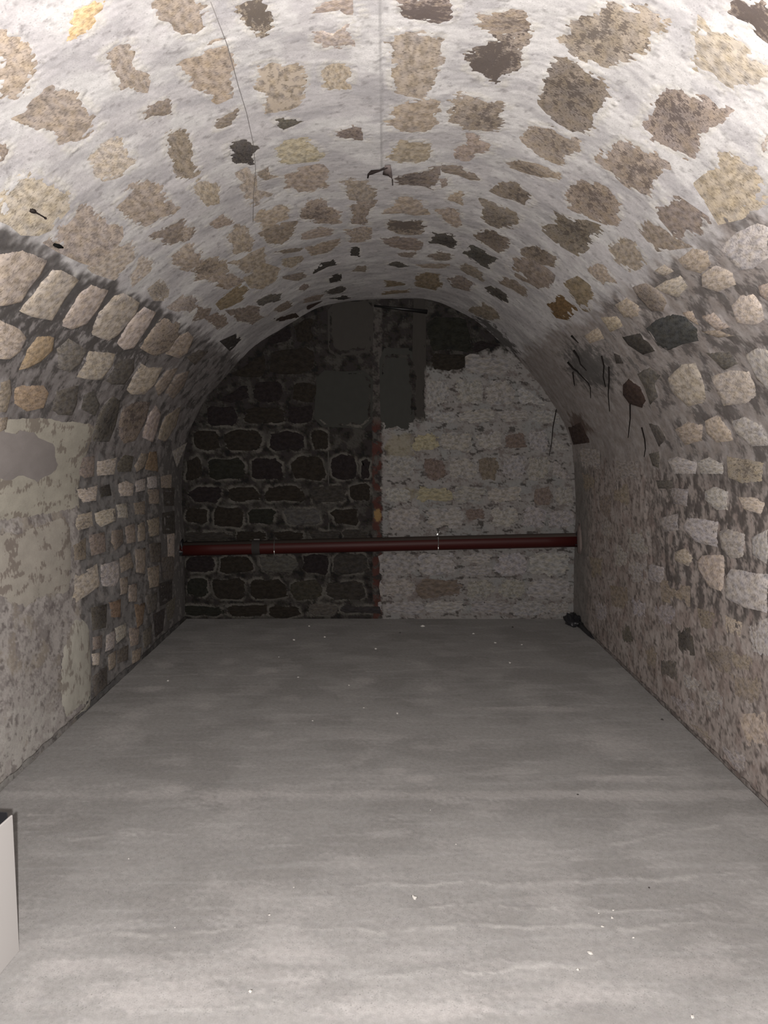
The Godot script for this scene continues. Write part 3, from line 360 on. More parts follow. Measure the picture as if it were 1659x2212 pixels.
	["K", 71.4, 208.9, 80.0, 212.5, 88.7, 214.1, 89.3, 215.0, 80.6, 216.2, 75.5, 218.1, 70.6, 217.0, 69.0, 215.5, 67.9, 211.4],
	["W", 35.8, 166.7, 41.6, 168.4, 48.7, 170.5, 50.5, 173.0, 50.9, 177.2, 50.4, 183.5, 48.9, 186.8, 40.9, 186.9, 36.8, 187.3, 34.2, 185.5, 34.2, 178.3, 33.9, 172.2],
	["W", 59.0, 168.6, 65.9, 169.1, 72.7, 169.4, 76.4, 172.6, 76.2, 178.2, 76.0, 185.0, 72.4, 187.7, 64.4, 186.8, 57.0, 189.7, 54.8, 185.2, 55.9, 178.5, 53.9, 171.8],
	["W", 82.1, 168.3, 88.0, 169.2, 96.5, 169.2, 99.6, 171.9, 101.4, 178.9, 98.5, 184.2, 96.1, 187.3, 88.8, 188.5, 81.7, 187.6, 79.5, 184.2, 78.0, 178.6, 79.2, 170.6],
	["W", 108.0, 168.9, 115.1, 170.0, 123.2, 169.0, 125.2, 170.5, 114.8, 177.3, 107.4, 184.5, 102.7, 182.9, 104.2, 177.2, 105.3, 172.3],
	["W", 74.1, 193.7, 86.2, 192.0, 99.3, 193.0, 102.8, 196.8, 100.1, 199.9, 98.6, 203.3, 91.0, 206.4, 81.9, 206.1, 70.6, 205.9, 66.4, 203.6, 67.5, 198.2, 66.9, 194.3],
	["W", 37.4, 156.6, 44.6, 155.8, 50.8, 154.2, 54.9, 157.5, 54.8, 159.0, 54.0, 162.6, 50.2, 163.4, 44.1, 163.7, 37.3, 165.1, 32.3, 164.1, 33.8, 160.7, 34.3, 156.7],
	["W", 61.7, 155.9, 72.0, 155.1, 80.5, 156.7, 85.3, 158.3, 85.3, 159.0, 85.5, 163.7, 81.8, 166.2, 70.8, 165.0, 61.5, 165.5, 57.0, 163.1, 56.8, 160.4, 56.5, 156.1],
	["W", 92.6, 156.0, 100.7, 156.4, 109.4, 156.9, 110.6, 157.4, 112.0, 161.2, 112.0, 164.3, 108.2, 164.8, 99.5, 166.6, 91.3, 164.0, 88.6, 162.7, 88.1, 161.1, 89.3, 157.7],
	["W", 119.1, 154.7, 127.8, 154.9, 134.3, 155.1, 135.9, 157.5, 135.5, 160.0, 133.8, 163.1, 129.9, 165.8, 123.7, 165.6, 117.4, 165.5, 115.3, 164.7, 115.7, 159.9, 114.6, 156.6],
	["Y", 25.3, 133.2, 32.2, 134.5, 38.8, 134.8, 42.5, 137.5, 41.7, 141.4, 42.2, 144.3, 37.8, 147.8, 31.9, 146.4, 24.6, 146.1, 21.4, 145.0, 22.2, 140.8, 21.3, 134.6],
	["W", 48.1, 134.7, 56.1, 135.0, 65.9, 132.4, 68.9, 137.0, 67.7, 141.5, 68.9, 146.8, 65.4, 148.2, 57.1, 148.1, 49.3, 148.2, 43.7, 145.4, 43.9, 140.8, 45.6, 137.0],
	["W", 76.7, 135.7, 82.8, 134.3, 87.7, 135.2, 92.3, 138.5, 89.9, 141.1, 91.1, 147.3, 89.1, 148.4, 82.2, 148.3, 73.8, 145.9, 71.3, 145.4, 72.0, 141.8, 73.3, 136.7],
	["B", 97.7, 135.3, 102.8, 136.5, 108.2, 136.7, 110.5, 137.2, 109.2, 142.0, 108.7, 145.6, 107.4, 147.9, 102.8, 147.6, 97.5, 147.3, 94.5, 145.4, 93.6, 141.3, 94.4, 137.4],
	["W", 116.8, 134.9, 120.4, 134.4, 125.7, 132.6, 129.0, 135.4, 127.4, 141.0, 126.7, 147.2, 126.4, 150.4, 120.3, 149.7, 114.7, 150.0, 112.7, 146.0, 113.2, 141.0, 114.3, 135.5],
	["W", 133.5, 134.2, 138.9, 134.1, 143.9, 134.9, 143.6, 135.4, 138.6, 139.9, 132.6, 144.3, 129.5, 146.3, 130.8, 140.1, 131.7, 133.8],
	["W", 4.6, 113.6, 13.1, 113.3, 20.7, 113.6, 23.4, 115.5, 24.8, 121.5, 24.2, 127.9, 21.4, 131.1, 14.1, 128.8, 4.5, 131.0, 2.9, 126.0, 1.7, 120.2, 0.9, 115.4],
	["B", 35.4, 112.1, 40.1, 110.2, 45.4, 112.6, 50.1, 115.5, 47.9, 120.5, 46.9, 125.7, 42.0, 128.6, 38.0, 127.4, 34.1, 128.1, 31.6, 127.0, 31.3, 120.3, 32.4, 114.9],
	["W", 52.2, 112.5, 61.2, 112.0, 68.1, 111.7, 72.0, 115.7, 71.4, 120.5, 72.2, 126.1, 67.2, 127.1, 60.9, 128.0, 53.8, 128.3, 50.6, 125.7, 50.6, 119.7, 50.2, 113.4],
	["B", 77.3, 111.3, 82.5, 112.1, 86.6, 111.0, 87.4, 113.8, 90.0, 120.9, 89.6, 125.7, 86.3, 129.6, 82.5, 129.7, 76.6, 128.9, 74.3, 127.5, 74.5, 119.1, 76.1, 114.2],
	["W", 95.6, 111.1, 101.6, 111.1, 106.5, 111.8, 109.9, 114.9, 110.7, 120.5, 110.9, 127.3, 108.1, 129.3, 101.1, 129.5, 94.9, 128.8, 92.2, 125.5, 92.3, 119.6, 92.9, 114.3],
	["W", 114.4, 110.8, 122.6, 111.8, 126.8, 111.1, 129.4, 115.3, 129.9, 121.0, 129.5, 126.4, 127.6, 130.7, 120.8, 130.1, 114.4, 128.8, 113.0, 127.9, 112.9, 121.1, 113.4, 115.3],
	["W", 134.2, 112.7, 140.9, 112.0, 146.1, 111.6, 145.0, 114.1, 140.2, 119.5, 134.4, 126.3, 132.1, 127.6, 131.5, 120.0, 132.1, 114.4],
	["W", 5.0, 94.2, 10.8, 94.0, 16.3, 93.7, 20.7, 96.3, 20.0, 101.5, 18.9, 102.6, 17.3, 104.3, 9.8, 104.4, 3.1, 105.8, 0.3, 103.6, 1.9, 99.4, 1.2, 95.7],
	["Y", 28.6, 93.1, 39.7, 94.9, 47.9, 94.2, 53.1, 95.2, 52.2, 99.5, 52.5, 102.6, 46.5, 104.4, 37.5, 104.3, 28.3, 105.8, 25.6, 104.0, 24.0, 99.5, 25.2, 96.4],
	["W", 60.1, 93.0, 68.2, 93.3, 75.2, 93.2, 79.4, 95.4, 80.1, 100.7, 80.0, 104.5, 75.2, 105.7, 68.5, 105.3, 60.4, 105.9, 56.4, 104.0, 54.9, 100.3, 56.6, 93.6],
	["W", 84.3, 91.8, 93.4, 94.2, 101.1, 93.4, 106.3, 96.3, 105.6, 98.4, 105.9, 104.2, 102.7, 105.8, 92.4, 104.6, 84.4, 104.8, 80.5, 103.9, 81.7, 98.8, 81.4, 96.6],
	["B", 121.0, 90.5, 123.9, 91.2, 129.0, 90.9, 131.2, 93.4, 132.8, 97.2, 130.4, 103.0, 129.0, 105.8, 124.8, 104.5, 119.4, 104.5, 117.8, 102.8, 117.9, 97.9, 117.5, 92.8],
	["W", 137.4, 90.5, 141.2, 91.8, 145.8, 90.3, 148.5, 93.5, 148.0, 98.0, 147.9, 104.5, 146.4, 105.8, 140.2, 105.5, 135.8, 105.6, 133.2, 101.8, 134.0, 98.1, 133.7, 91.8],
	["W", 8.5, 71.4, 17.0, 72.2, 25.7, 73.1, 29.1, 74.7, 30.6, 80.6, 28.8, 85.6, 26.3, 88.7, 17.0, 87.7, 9.6, 88.8, 4.0, 85.5, 4.4, 80.0, 5.8, 74.5],
	["W", 36.5, 72.2, 44.9, 72.9, 56.2, 73.0, 61.1, 75.1, 61.4, 81.3, 60.9, 85.9, 58.0, 88.6, 46.7, 88.1, 37.0, 88.4, 31.0, 87.2, 32.5, 79.2, 31.3, 74.2],
	["B", 66.7, 78.1, 70.7, 79.7, 77.4, 80.3, 80.0, 81.1, 79.6, 83.3, 79.9, 86.9, 77.2, 88.5, 71.4, 88.4, 66.2, 88.4, 64.8, 87.1, 64.3, 83.5, 66.2, 79.7],
	["W", 86.8, 73.5, 93.4, 74.2, 101.2, 73.7, 104.8, 77.1, 105.4, 80.7, 104.9, 87.0, 101.8, 89.2, 95.0, 88.5, 86.9, 89.2, 83.4, 85.1, 84.3, 80.8, 83.6, 76.4],
	["W", 112.3, 74.3, 116.8, 73.6, 124.1, 72.2, 125.8, 75.3, 126.6, 80.4, 127.1, 85.5, 124.1, 87.9, 117.0, 89.6, 111.4, 89.0, 108.7, 85.8, 109.4, 80.6, 108.3, 75.6],
	["W", 132.9, 74.1, 138.1, 71.8, 146.7, 74.7, 148.1, 76.0, 149.3, 80.9, 148.3, 85.2, 145.4, 86.6, 138.5, 87.0, 130.4, 87.4, 128.8, 85.6, 129.2, 80.9, 128.3, 74.2],
	["W", 3.7, 34.3, 13.4, 35.7, 21.0, 35.7, 25.3, 37.2, 25.9, 44.0, 25.5, 50.1, 21.7, 52.0, 13.3, 52.2, 5.5, 52.5, -1.1, 48.9, 0.1, 44.0, -0.3, 38.5],
	["W", 33.0, 34.7, 41.9, 35.2, 53.3, 36.4, 57.4, 38.4, 57.4, 43.4, 57.9, 50.3, 53.7, 53.0, 43.4, 51.6, 32.4, 52.4, 27.7, 49.9, 28.6, 44.0, 28.6, 38.6],
	["W", 66.2, 45.9, 73.4, 44.4, 82.0, 45.2, 84.1, 46.5, 83.5, 48.2, 85.6, 50.6, 80.6, 53.2, 72.6, 53.2, 65.8, 52.5, 62.3, 51.5, 60.8, 49.3, 62.6, 46.1],
	["W", 92.4, 34.2, 100.2, 35.8, 109.5, 35.3, 111.5, 37.9, 113.0, 44.2, 110.1, 50.3, 108.2, 53.2, 100.2, 52.5, 93.1, 52.7, 89.2, 50.3, 86.8, 44.1, 86.8, 38.1],
	["W", 122.0, 35.6, 131.5, 34.3, 142.0, 34.6, 146.8, 38.5, 146.3, 44.3, 147.4, 50.7, 141.2, 53.0, 130.7, 53.5, 119.9, 52.6, 115.1, 49.4, 116.5, 42.8, 114.1, 38.3],
	["W", 66.1, 34.6, 73.6, 35.7, 80.8, 34.5, 85.2, 36.1, 84.6, 39.8, 85.1, 41.3, 81.9, 43.5, 73.9, 43.5, 65.6, 41.8, 62.6, 41.2, 61.1, 38.9, 60.2, 36.4],
	["W", 5.8, 17.7, 12.1, 18.2, 22.5, 18.1, 26.0, 20.2, 26.5, 25.5, 25.8, 30.2, 21.5, 32.4, 13.8, 32.2, 4.4, 32.6, 0.7, 28.6, 0.2, 25.4, 1.2, 19.4],
	["B", 34.4, 16.6, 44.3, 17.1, 57.1, 17.0, 62.8, 19.5, 63.4, 25.0, 62.7, 29.0, 57.3, 31.9, 46.1, 31.1, 34.2, 31.8, 29.2, 28.0, 28.2, 25.0, 27.5, 18.2],
	["W", 69.7, 17.4, 76.9, 17.7, 83.1, 17.8, 87.4, 20.8, 87.9, 25.4, 87.3, 29.2, 84.8, 32.5, 75.7, 31.1, 69.3, 31.8, 66.8, 29.6, 65.7, 24.8, 65.5, 20.5],
	["W", 94.5, 18.3, 101.2, 17.2, 108.7, 17.9, 111.5, 20.5, 112.0, 24.3, 111.9, 29.4, 107.8, 32.1, 100.5, 31.4, 94.5, 32.0, 91.8, 28.8, 91.5, 25.3, 90.8, 19.6],
	["W", 121.6, 17.1, 132.6, 18.1, 143.0, 18.1, 147.0, 22.1, 147.7, 24.0, 147.6, 28.8, 142.8, 32.6, 131.1, 32.9, 121.3, 31.3, 115.2, 28.3, 115.3, 25.3, 114.3, 19.6],
	["W", 6.9, 4.6, 16.4, 4.6, 27.9, 2.8, 31.4, 6.3, 31.2, 9.9, 32.2, 12.6, 26.5, 14.3, 16.4, 14.2, 5.6, 14.0, 0.8, 12.2, 0.7, 9.4, 1.3, 8.4],
	["W", 39.2, 5.4, 50.1, 5.4, 59.6, 4.0, 66.1, 6.7, 65.5, 10.9, 64.6, 13.1, 61.0, 14.1, 49.7, 13.8, 40.1, 13.6, 34.8, 12.8, 33.3, 9.3, 34.9, 5.5],
	["W", 73.1, 2.8, 83.1, 3.8, 94.5, 3.6, 100.3, 3.6, 100.2, 7.2, 98.6, 11.9, 95.7, 14.2, 84.6, 14.0, 72.7, 14.1, 68.6, 12.9, 68.7, 8.1, 68.1, 3.1],
	["W", 107.1, 1.0, 116.9, 1.8, 125.3, 1.8, 128.0, 4.2, 128.2, 8.4, 127.9, 11.9, 123.4, 14.4, 116.3, 14.9, 106.9, 14.0, 103.6, 12.6, 103.1, 7.3, 103.4, 3.2],
	["W", 135.1, 4.1, 141.0, 4.3, 145.9, 3.8, 149.4, 5.3, 146.9, 10.9, 147.5, 13.8, 144.6, 14.1, 138.9, 13.6, 133.2, 13.7, 131.7, 12.8, 131.0, 8.9, 131.6, 5.4],
]
const WASHES := [[-1.390, 4.773, 0.092, 0.079, 0.50], [-1.014, 4.852, 0.070, 0.114, 0.40], [-0.728, 4.660, 0.090, 0.106, 0.50], [-1.365, 4.315, 0.104, 0.091, 0.50], [-0.116, 4.481, 0.108, 0.084, 0.45], [0.265, 4.315, 0.094, 0.091, 0.45], [-0.531, 4.161, 0.080, 0.060, 0.35], [-0.968, 4.045, 0.098, 0.068, 0.40], [-1.289, 3.882, 0.113, 0.074, 0.40], [-0.591, 3.638, 0.053, 0.050, 0.30], [0.042, 3.228, 0.079, 0.052, 0.35], [0.149, 3.156, 0.108, 0.050, 0.40], [0.768, 3.989, 0.443, 0.055, 0.30], [1.088, 3.505, 0.221, 0.179, 0.35], [1.000, 3.156, 0.231, 0.050, 0.40], [-1.333, 3.684, 0.107, 0.146, 0.35], [-0.183, 3.638, 0.282, 0.094, 0.20], [-0.859, 3.054, 0.089, 0.050, 0.35], [-0.202, 2.274, 0.087, 0.049, 0.35], [-0.617, 2.989, 0.169, 0.083, 0.30], [1.355, 3.001, 5.384, 0.058, 0.40], [-0.768, 1.998, 0.192, 0.048, 0.30], [0.092, 2.036, 0.156, 0.050, 0.20], [-0.928, 1.874, 0.048, 0.105, 0.30], [-0.286, 1.943, 0.150, 0.046, 0.25], [-0.327, 1.886, 0.024, 0.014, 0.50], [-1.362, 2.835, 0.021, 0.018, 0.60], [-0.602, 1.874, 0.314, 0.078, 0.40], [0.083, 1.825, 0.353, 0.049, 0.40], [0.507, 1.874, 0.265, 0.051, 0.35], [-0.900, 1.979, 0.114, 0.057, 0.40], [0.851, 1.979, 0.203, 0.057, 0.30], [-0.273, 2.036, 0.209, 0.040, 0.30]]
const RIDGES := [[-1.326, 2.648, -0.695, 2.697], [-1.017, 2.096, -0.315, 2.149], [-0.315, 2.149, 1.116, 2.160], [-0.163, 2.353, 0.530, 2.387], [0.530, 2.387, 1.268, 2.441], [0.598, 2.555, 1.438, 2.824], [-1.344, 5.337, -0.917, 5.242], [-1.581, 4.586, -0.539, 4.586], [0.381, 3.989, 1.253, 4.056], [0.834, 3.174, 1.294, 3.156], [-0.342, 4.623, 1.144, 4.773], [-0.086, 1.934, 0.644, 2.007], [-0.618, 1.809, -0.083, 1.849], [0.029, 2.239, 0.960, 2.250]]
const CRUMBS := [[-0.643, 5.385, 0.0129, 0], [-0.429, 5.465, 0.0131, 0], [-0.058, 5.150, 0.0124, 0], [0.070, 3.919, 0.0094, 0], [-0.108, 4.006, 0.0072, 0], [-0.204, 4.380, 0.0079, 0], [-0.518, 4.530, 0.0082, 0], [-1.284, 4.460, 0.0107, 0], [-0.364, 3.816, 0.0069, 0], [0.783, 5.308, 0.0128, 0], [0.659, 5.558, 0.0134, 0], [0.961, 5.260, 0.0095, 0], [0.980, 5.752, 0.0104, 1], [0.296, 5.775, 0.0208, 0], [0.120, 5.589, 0.0101, 1], [-0.573, 5.786, 0.0104, 0], [0.808, 4.828, 0.0116, 0], [-0.694, 4.959, 0.0060, 0], [1.428, 3.831, 0.0092, 1], [0.181, 2.872, 0.0043, 0], [0.257, 2.619, 0.0039, 0], [-0.291, 2.356, 0.0042, 0], [-0.348, 2.211, 0.0053, 0], [-0.619, 2.151, 0.0039, 0], [0.649, 2.155, 0.0065, 0], [0.689, 2.197, 0.0066, 0], [0.704, 2.234, 0.0054, 0], [0.655, 2.220, 0.0040, 0], [0.724, 2.105, 0.0051, 0], [0.581, 2.036, 0.0110, 0], [0.529, 1.970, 0.0071, 0], [0.096, 2.298, 0.0124, 0], [-0.351, 1.886, 0.0079, 0], [-0.880, 2.525, 0.0038, 0], [0.773, 1.798, 0.0086, 0], [0.787, 3.001, 0.0063, 1], [0.855, 2.353, 0.0049, 1]]
const ROOTS := [
	[[4.625, 4.374], [4.656, 4.363], [4.681, 4.352]],
	[[4.707, 4.535], [4.760, 4.536], [4.801, 4.598], [4.851, 4.574]],
	[[4.763, 4.837], [4.811, 4.815], [4.836, 4.773], [4.857, 4.757], [4.931, 4.719], [4.964, 4.746], [5.032, 4.873]],
	[[4.835, 4.873], [4.907, 5.005], [4.926, 5.033]],
	[[4.802, 4.168], [4.857, 4.227], [4.913, 4.340], [4.979, 4.435]],
	[[4.872, 4.170], [4.945, 4.296], [5.032, 4.491], [5.138, 4.647]],
	[[5.112, 4.226], [5.196, 4.357], [5.317, 4.544]],
	[[5.256, 4.232], [5.329, 4.272], [5.384, 4.309], [5.431, 4.355]],
]
const WIRE := [[3.007, 1.891], [3.006, 2.081], [2.991, 2.316], [2.983, 2.485], [2.965, 2.695], [2.932, 2.936], [2.880, 3.204], [2.818, 3.514]]
const NAIL := [[2.287, 2.308], [2.289, 2.344], [2.290, 2.382]]
const STUB := [[2.228, 2.571], [2.234, 2.626]]
const HOOK := [[3.346, 3.203], [3.349, 3.166], [3.364, 3.142], [3.395, 3.126], [3.424, 3.093]]
const HOOK_PLATE := [[3.415, 3.082], [3.436, 3.079], [3.442, 3.151], [3.445, 3.226], [3.428, 3.182], [3.406, 3.169]]


var step := 0.06
var total := 0.0
var noises := {}
var stone_meshes := {}
var stone_looks := {}
var names := {}

# ---------------------------------------------------------------- helpers
func noise(key: String, seed_: int, octaves: int, kind := FastNoiseLite.TYPE_SIMPLEX_SMOOTH) -> FastNoiseLite:
	if not noises.has(key):
		var n := FastNoiseLite.new()
		n.seed = seed_
		n.noise_type = kind
		n.frequency = 1.0
		n.fractal_type = FastNoiseLite.FRACTAL_FBM if octaves > 1 else FastNoiseLite.FRACTAL_NONE
		n.fractal_octaves = octaves
		noises[key] = n
	return noises[key]

func lin(r: float, g: float, b: float) -> Color:
	return Color(r, g, b).linear_to_srgb()

func tag(o: Node, label: String, category: String, group := "", kind := "") -> Node:
	o.set_meta("label", label)
	if category: o.set_meta("category", category)
	if group: o.set_meta("group", group)
	if kind: o.set_meta("kind", kind)
	return o

func numbered(called: String) -> String:
	names[called] = names.get(called, -1) + 1
	return called if names[called] == 0 else "%s_%03d" % [called, names[called]]

func put(called: String, mesh: Mesh, mat: Material, parent: Node) -> MeshInstance3D:
	var o := MeshInstance3D.new()
	o.name = numbered(called) if parent == self else called
	o.mesh = mesh
	if mat: o.material_override = mat
	o.cast_shadow = GeometryInstance3D.SHADOW_CASTING_SETTING_ON
	parent.add_child(o, true)
	return o

func thing(called: String, at: Vector3, label: String, category: String, group := "") -> Node3D:
	var o := Node3D.new()
	o.name = numbered(called)
	add_child(o)
	o.position = at
	tag(o, label, category, group)
	return o

func plain_mat(c: Color, rough := 0.9, spec := 0.3, metal := 0.0) -> StandardMaterial3D:
	var m := StandardMaterial3D.new()
	m.albedo_color = c
	m.roughness = rough
	m.metallic_specular = spec
	m.metallic = metal
	return m

func image_texture(w: int, f: Callable) -> ImageTexture:
	var bytes := PackedByteArray()
	bytes.resize(w * w * 3)
	var i := 0
	for y in w:
		for x in w:
			var c: Color = f.call(x, y)
			c = c.linear_to_srgb()
			bytes[i] = int(clampf(c.r, 0, 1) * 255.0)
			bytes[i + 1] = int(clampf(c.g, 0, 1) * 255.0)
			bytes[i + 2] = int(clampf(c.b, 0, 1) * 255.0)
			i += 3
	return ImageTexture.create_from_image(Image.create_from_data(w, w, false, Image.FORMAT_RGB8, bytes))

func grey_map(seed_: int, w: int, freq: float, octaves: int, kind := FastNoiseLite.TYPE_SIMPLEX_SMOOTH) -> PackedByteArray:
	var n := FastNoiseLite.new()
	n.seed = seed_
	n.noise_type = kind
	n.frequency = freq
	n.fractal_octaves = octaves
	n.fractal_type = FastNoiseLite.FRACTAL_FBM if octaves > 1 else FastNoiseLite.FRACTAL_NONE
	var im := n.get_seamless_image(w, w)
	im.convert(Image.FORMAT_L8)
	return im.get_data()

# ---------------------------------------------------------------- the tunnel skin
func across(s: float) -> Vector2:
	var k := clampf(s / step, 0.0, PROFILE.size() - 1.001)
	var i := int(k)
	var a: Vector2 = PROFILE[i]
	var p := a.lerp(PROFILE[i + 1], k - i)
	if s < 0.0: p.y += s
	if s > total: p.y -= s - total
	return p

func inward(s: float) -> Vector2:
	var t := across(s + 0.06) - across(s - 0.06)
	if t.length() < 0.02: t = Vector2(0, 1) if s < 1.0 else Vector2(0, -1)
	t = t.normalized()
	return Vector2(t.y, -t.x)

func bulge(a: float, b: float) -> float:
	return 0.012 * noise("bulge", 11, 2).get_noise_2d(a * 1.3, b * 1.0) + 0.0025 * noise("bulge", 11, 2).get_noise_2d(a * 5.0 + 30.0, b * 4.0)

func skin(a: float, b: float, h: float, is_end: bool) -> Vector3:
	h += bulge(a, b)
	if is_end: return Vector3(a, b, -DEPTH + h)
	var p := across(a)
	var n := inward(a)
	return Vector3(p.x + n.x * h, p.y + n.y * h, -b)

# signed distance from the nearest stone outline for each grid point, negative inside
func distances(la: PackedFloat32Array, lb: PackedFloat32Array, stones: Array) -> PackedFloat32Array:
	var d := PackedFloat32Array()
	d.resize(la.size() * lb.size())
	d.fill(1.0)
	var na := la.size()
	var reach := 0.05
	for st in stones:
		var poly: PackedVector2Array = st.poly
		var box := Rect2(poly[0], Vector2.ZERO)
		for p in poly: box = box.expand(p)
		box = box.grow(reach)
		var i0 := la.bsearch(box.position.x)
		var i1 := mini(la.bsearch(box.end.x), na)
		var j0 := lb.bsearch(box.position.y)
		var j1 := mini(lb.bsearch(box.end.y), lb.size())
		var n := poly.size()
		for j in range(j0, j1):
			for i in range(i0, i1):
				var q := Vector2(la[i], lb[j])
				var best := 9.0
				var inside := false
				for k in n:
					var p0 := poly[k]
					var p1 := poly[(k + 1) % n]
					var e := p1 - p0
					var w := q - p0
					best = minf(best, (w - e * clampf(w.dot(e) / e.length_squared(), 0.0, 1.0)).length_squared())
					if (p0.y > q.y) != (p1.y > q.y) and q.x < e.x * (q.y - p0.y) / e.y + p0.x: inside = not inside
				best = sqrt(best)
				if inside: best = -best
				if best < d[j * na + i]: d[j * na + i] = best
	return d

func sheet(called: String, la: PackedFloat32Array, lb: PackedFloat32Array, is_end: bool, stones: Array, style: Callable, mat: Material, label: String, category: String) -> MeshInstance3D:
	var na := la.size()
	var nb := lb.size()
	var d := distances(la, lb, stones)
	var pos := PackedVector3Array(); pos.resize(na * nb)
	var nor := PackedVector3Array(); nor.resize(na * nb)
	var col := PackedColorArray(); col.resize(na * nb)
	var uv := PackedVector2Array(); uv.resize(na * nb)
	for j in nb:
		for i in na:
			var k := j * na + i
			var look: Array = style.call(la[i], lb[j], d[k])
			pos[k] = skin(la[i], lb[j], look[0], is_end)
			col[k] = look[1]
			uv[k] = Vector2(la[i], lb[j]) / 0.7
	for j in nb:
		for i in na:
			var du := pos[j * na + mini(i + 1, na - 1)] - pos[j * na + maxi(i - 1, 0)]
			var dv := pos[mini(j + 1, nb - 1) * na + i] - pos[maxi(j - 1, 0) * na + i]
			nor[j * na + i] = (du.cross(dv) if is_end else du.cross(dv)).normalized()
	var idx := PackedInt32Array()
	idx.resize((na - 1) * (nb - 1) * 6)
	var t := 0
	for j in nb - 1:
		for i in na - 1:
			var k := j * na + i
			idx[t] = k; idx[t + 1] = k + na; idx[t + 2] = k + 1
			idx[t + 3] = k + 1; idx[t + 4] = k + na; idx[t + 5] = k + na + 1
			t += 6
	var arrays := []
	arrays.resize(Mesh.ARRAY_MAX)
	arrays[Mesh.ARRAY_VERTEX] = pos
	arrays[Mesh.ARRAY_NORMAL] = nor
	arrays[Mesh.ARRAY_COLOR] = col
	arrays[Mesh.ARRAY_TEX_UV] = uv
	arrays[Mesh.ARRAY_INDEX] = idx
	var m := ArrayMesh.new()
	m.add_surface_from_arrays(Mesh.PRIMITIVE_TRIANGLES, arrays)
	var back := SurfaceTool.new()       # the outer face of the masonry
	back.begin(Mesh.PRIMITIVE_TRIANGLES)
	var ca := 14
	for j in 2:
		for i in ca:
			var a0 := lerpf(la[0], la[na - 1], i / float(ca))
			var a1 := lerpf(la[0], la[na - 1], (i + 1) / float(ca))
			var b0 := lerpf(lb[0], lb[nb - 1], j / 2.0)
			var b1 := lerpf(lb[0], lb[nb - 1], (j + 1) / 2.0)
			for q in [[a0, b0], [a1, b0], [a0, b1], [a1, b0], [a1, b1], [a0, b1]]:
				back.set_color(Color(0.3, 0.28, 0.26))
				back.set_uv(Vector2(q[0], q[1]))
				back.add_vertex(skin(q[0], q[1], -0.3, is_end))
	back.generate_normals()
	back.commit(m)
	var o := put(called, m, mat, self)
	tag(o, label, category, "", "structure")
	return o

func rows(from: float, to: float, rate: float, coarse_from: float) -> PackedFloat32Array:
	var out := PackedFloat32Array()
	var z := coarse_from
	while z < from - 0.08:
		out.append(z)
		z += 0.12
	z = from
	while z < to:
		out.append(z)
		z += maxf(rate * z, 0.004) / FINE
	out.append(to)
	return out

func columns(from: float, to: float, each: float) -> PackedFloat32Array:
	var out := PackedFloat32Array()
	var n := int(ceil((to - from) / each * FINE))
	for i in n + 1: out.append(lerpf(from, to, i / float(n)))
	return out

# ---------------------------------------------------------------- stones
const TONES := {
	"c": [.425, .37, .32], "ct": [.39, .333, .283], "t": [.352, .296, .246], "b": [.258, .217, .182], "b2": [.20, .18, .165], "g": [.125, .112, .098], "k": [.065, .058, .053], "kg": [.072, .071, .069],
	"y": [.25, .20, .14], "y2": [.40, .35, .255], "y3": [.17, .11, .06], "o": [.56, .42, .25], "o2": [.33, .255, .175], "o3": [.20, .145, .105], "w": [.385, .355, .335], "w2": [.315, .285, .272], "w3": [.34, .31, .285],
	"r": [.07, .05, .042], "r2": [.06, .042, .036], "p": [.365, .34, .305], "p2": [.385, .365, .335], "m": [.235, .216, .213],
	"K": [.018, .0155, .0135], "K2": [.030, .027, .024], "K3": [.055, .050, .045], "M": [.036, .0345, .031], "W": [.20, .187, .178], "Y": [.205, .183, .13], "B": [.115, .093, .079],
}

func read_stones(list: Array) -> Array:
	var out := []
	for row in list:
		var poly := PackedVector2Array()
		for k in range(1, row.size(), 2): poly.append(Vector2(row[k], row[k + 1]) * 0.01)
		var code: String = row[0]
		var look := "plain"
		if code.length() > 1 and code.ends_with("s"): look = "sooty"; code = code.trim_suffix("s")
		elif code.ends_with("d"): look = "black"; code = "t"
		elif code.ends_with("l"): look = "limed"; code = code.trim_suffix("l")
		out.append({"poly": poly, "code": code, "look": look})
	return out

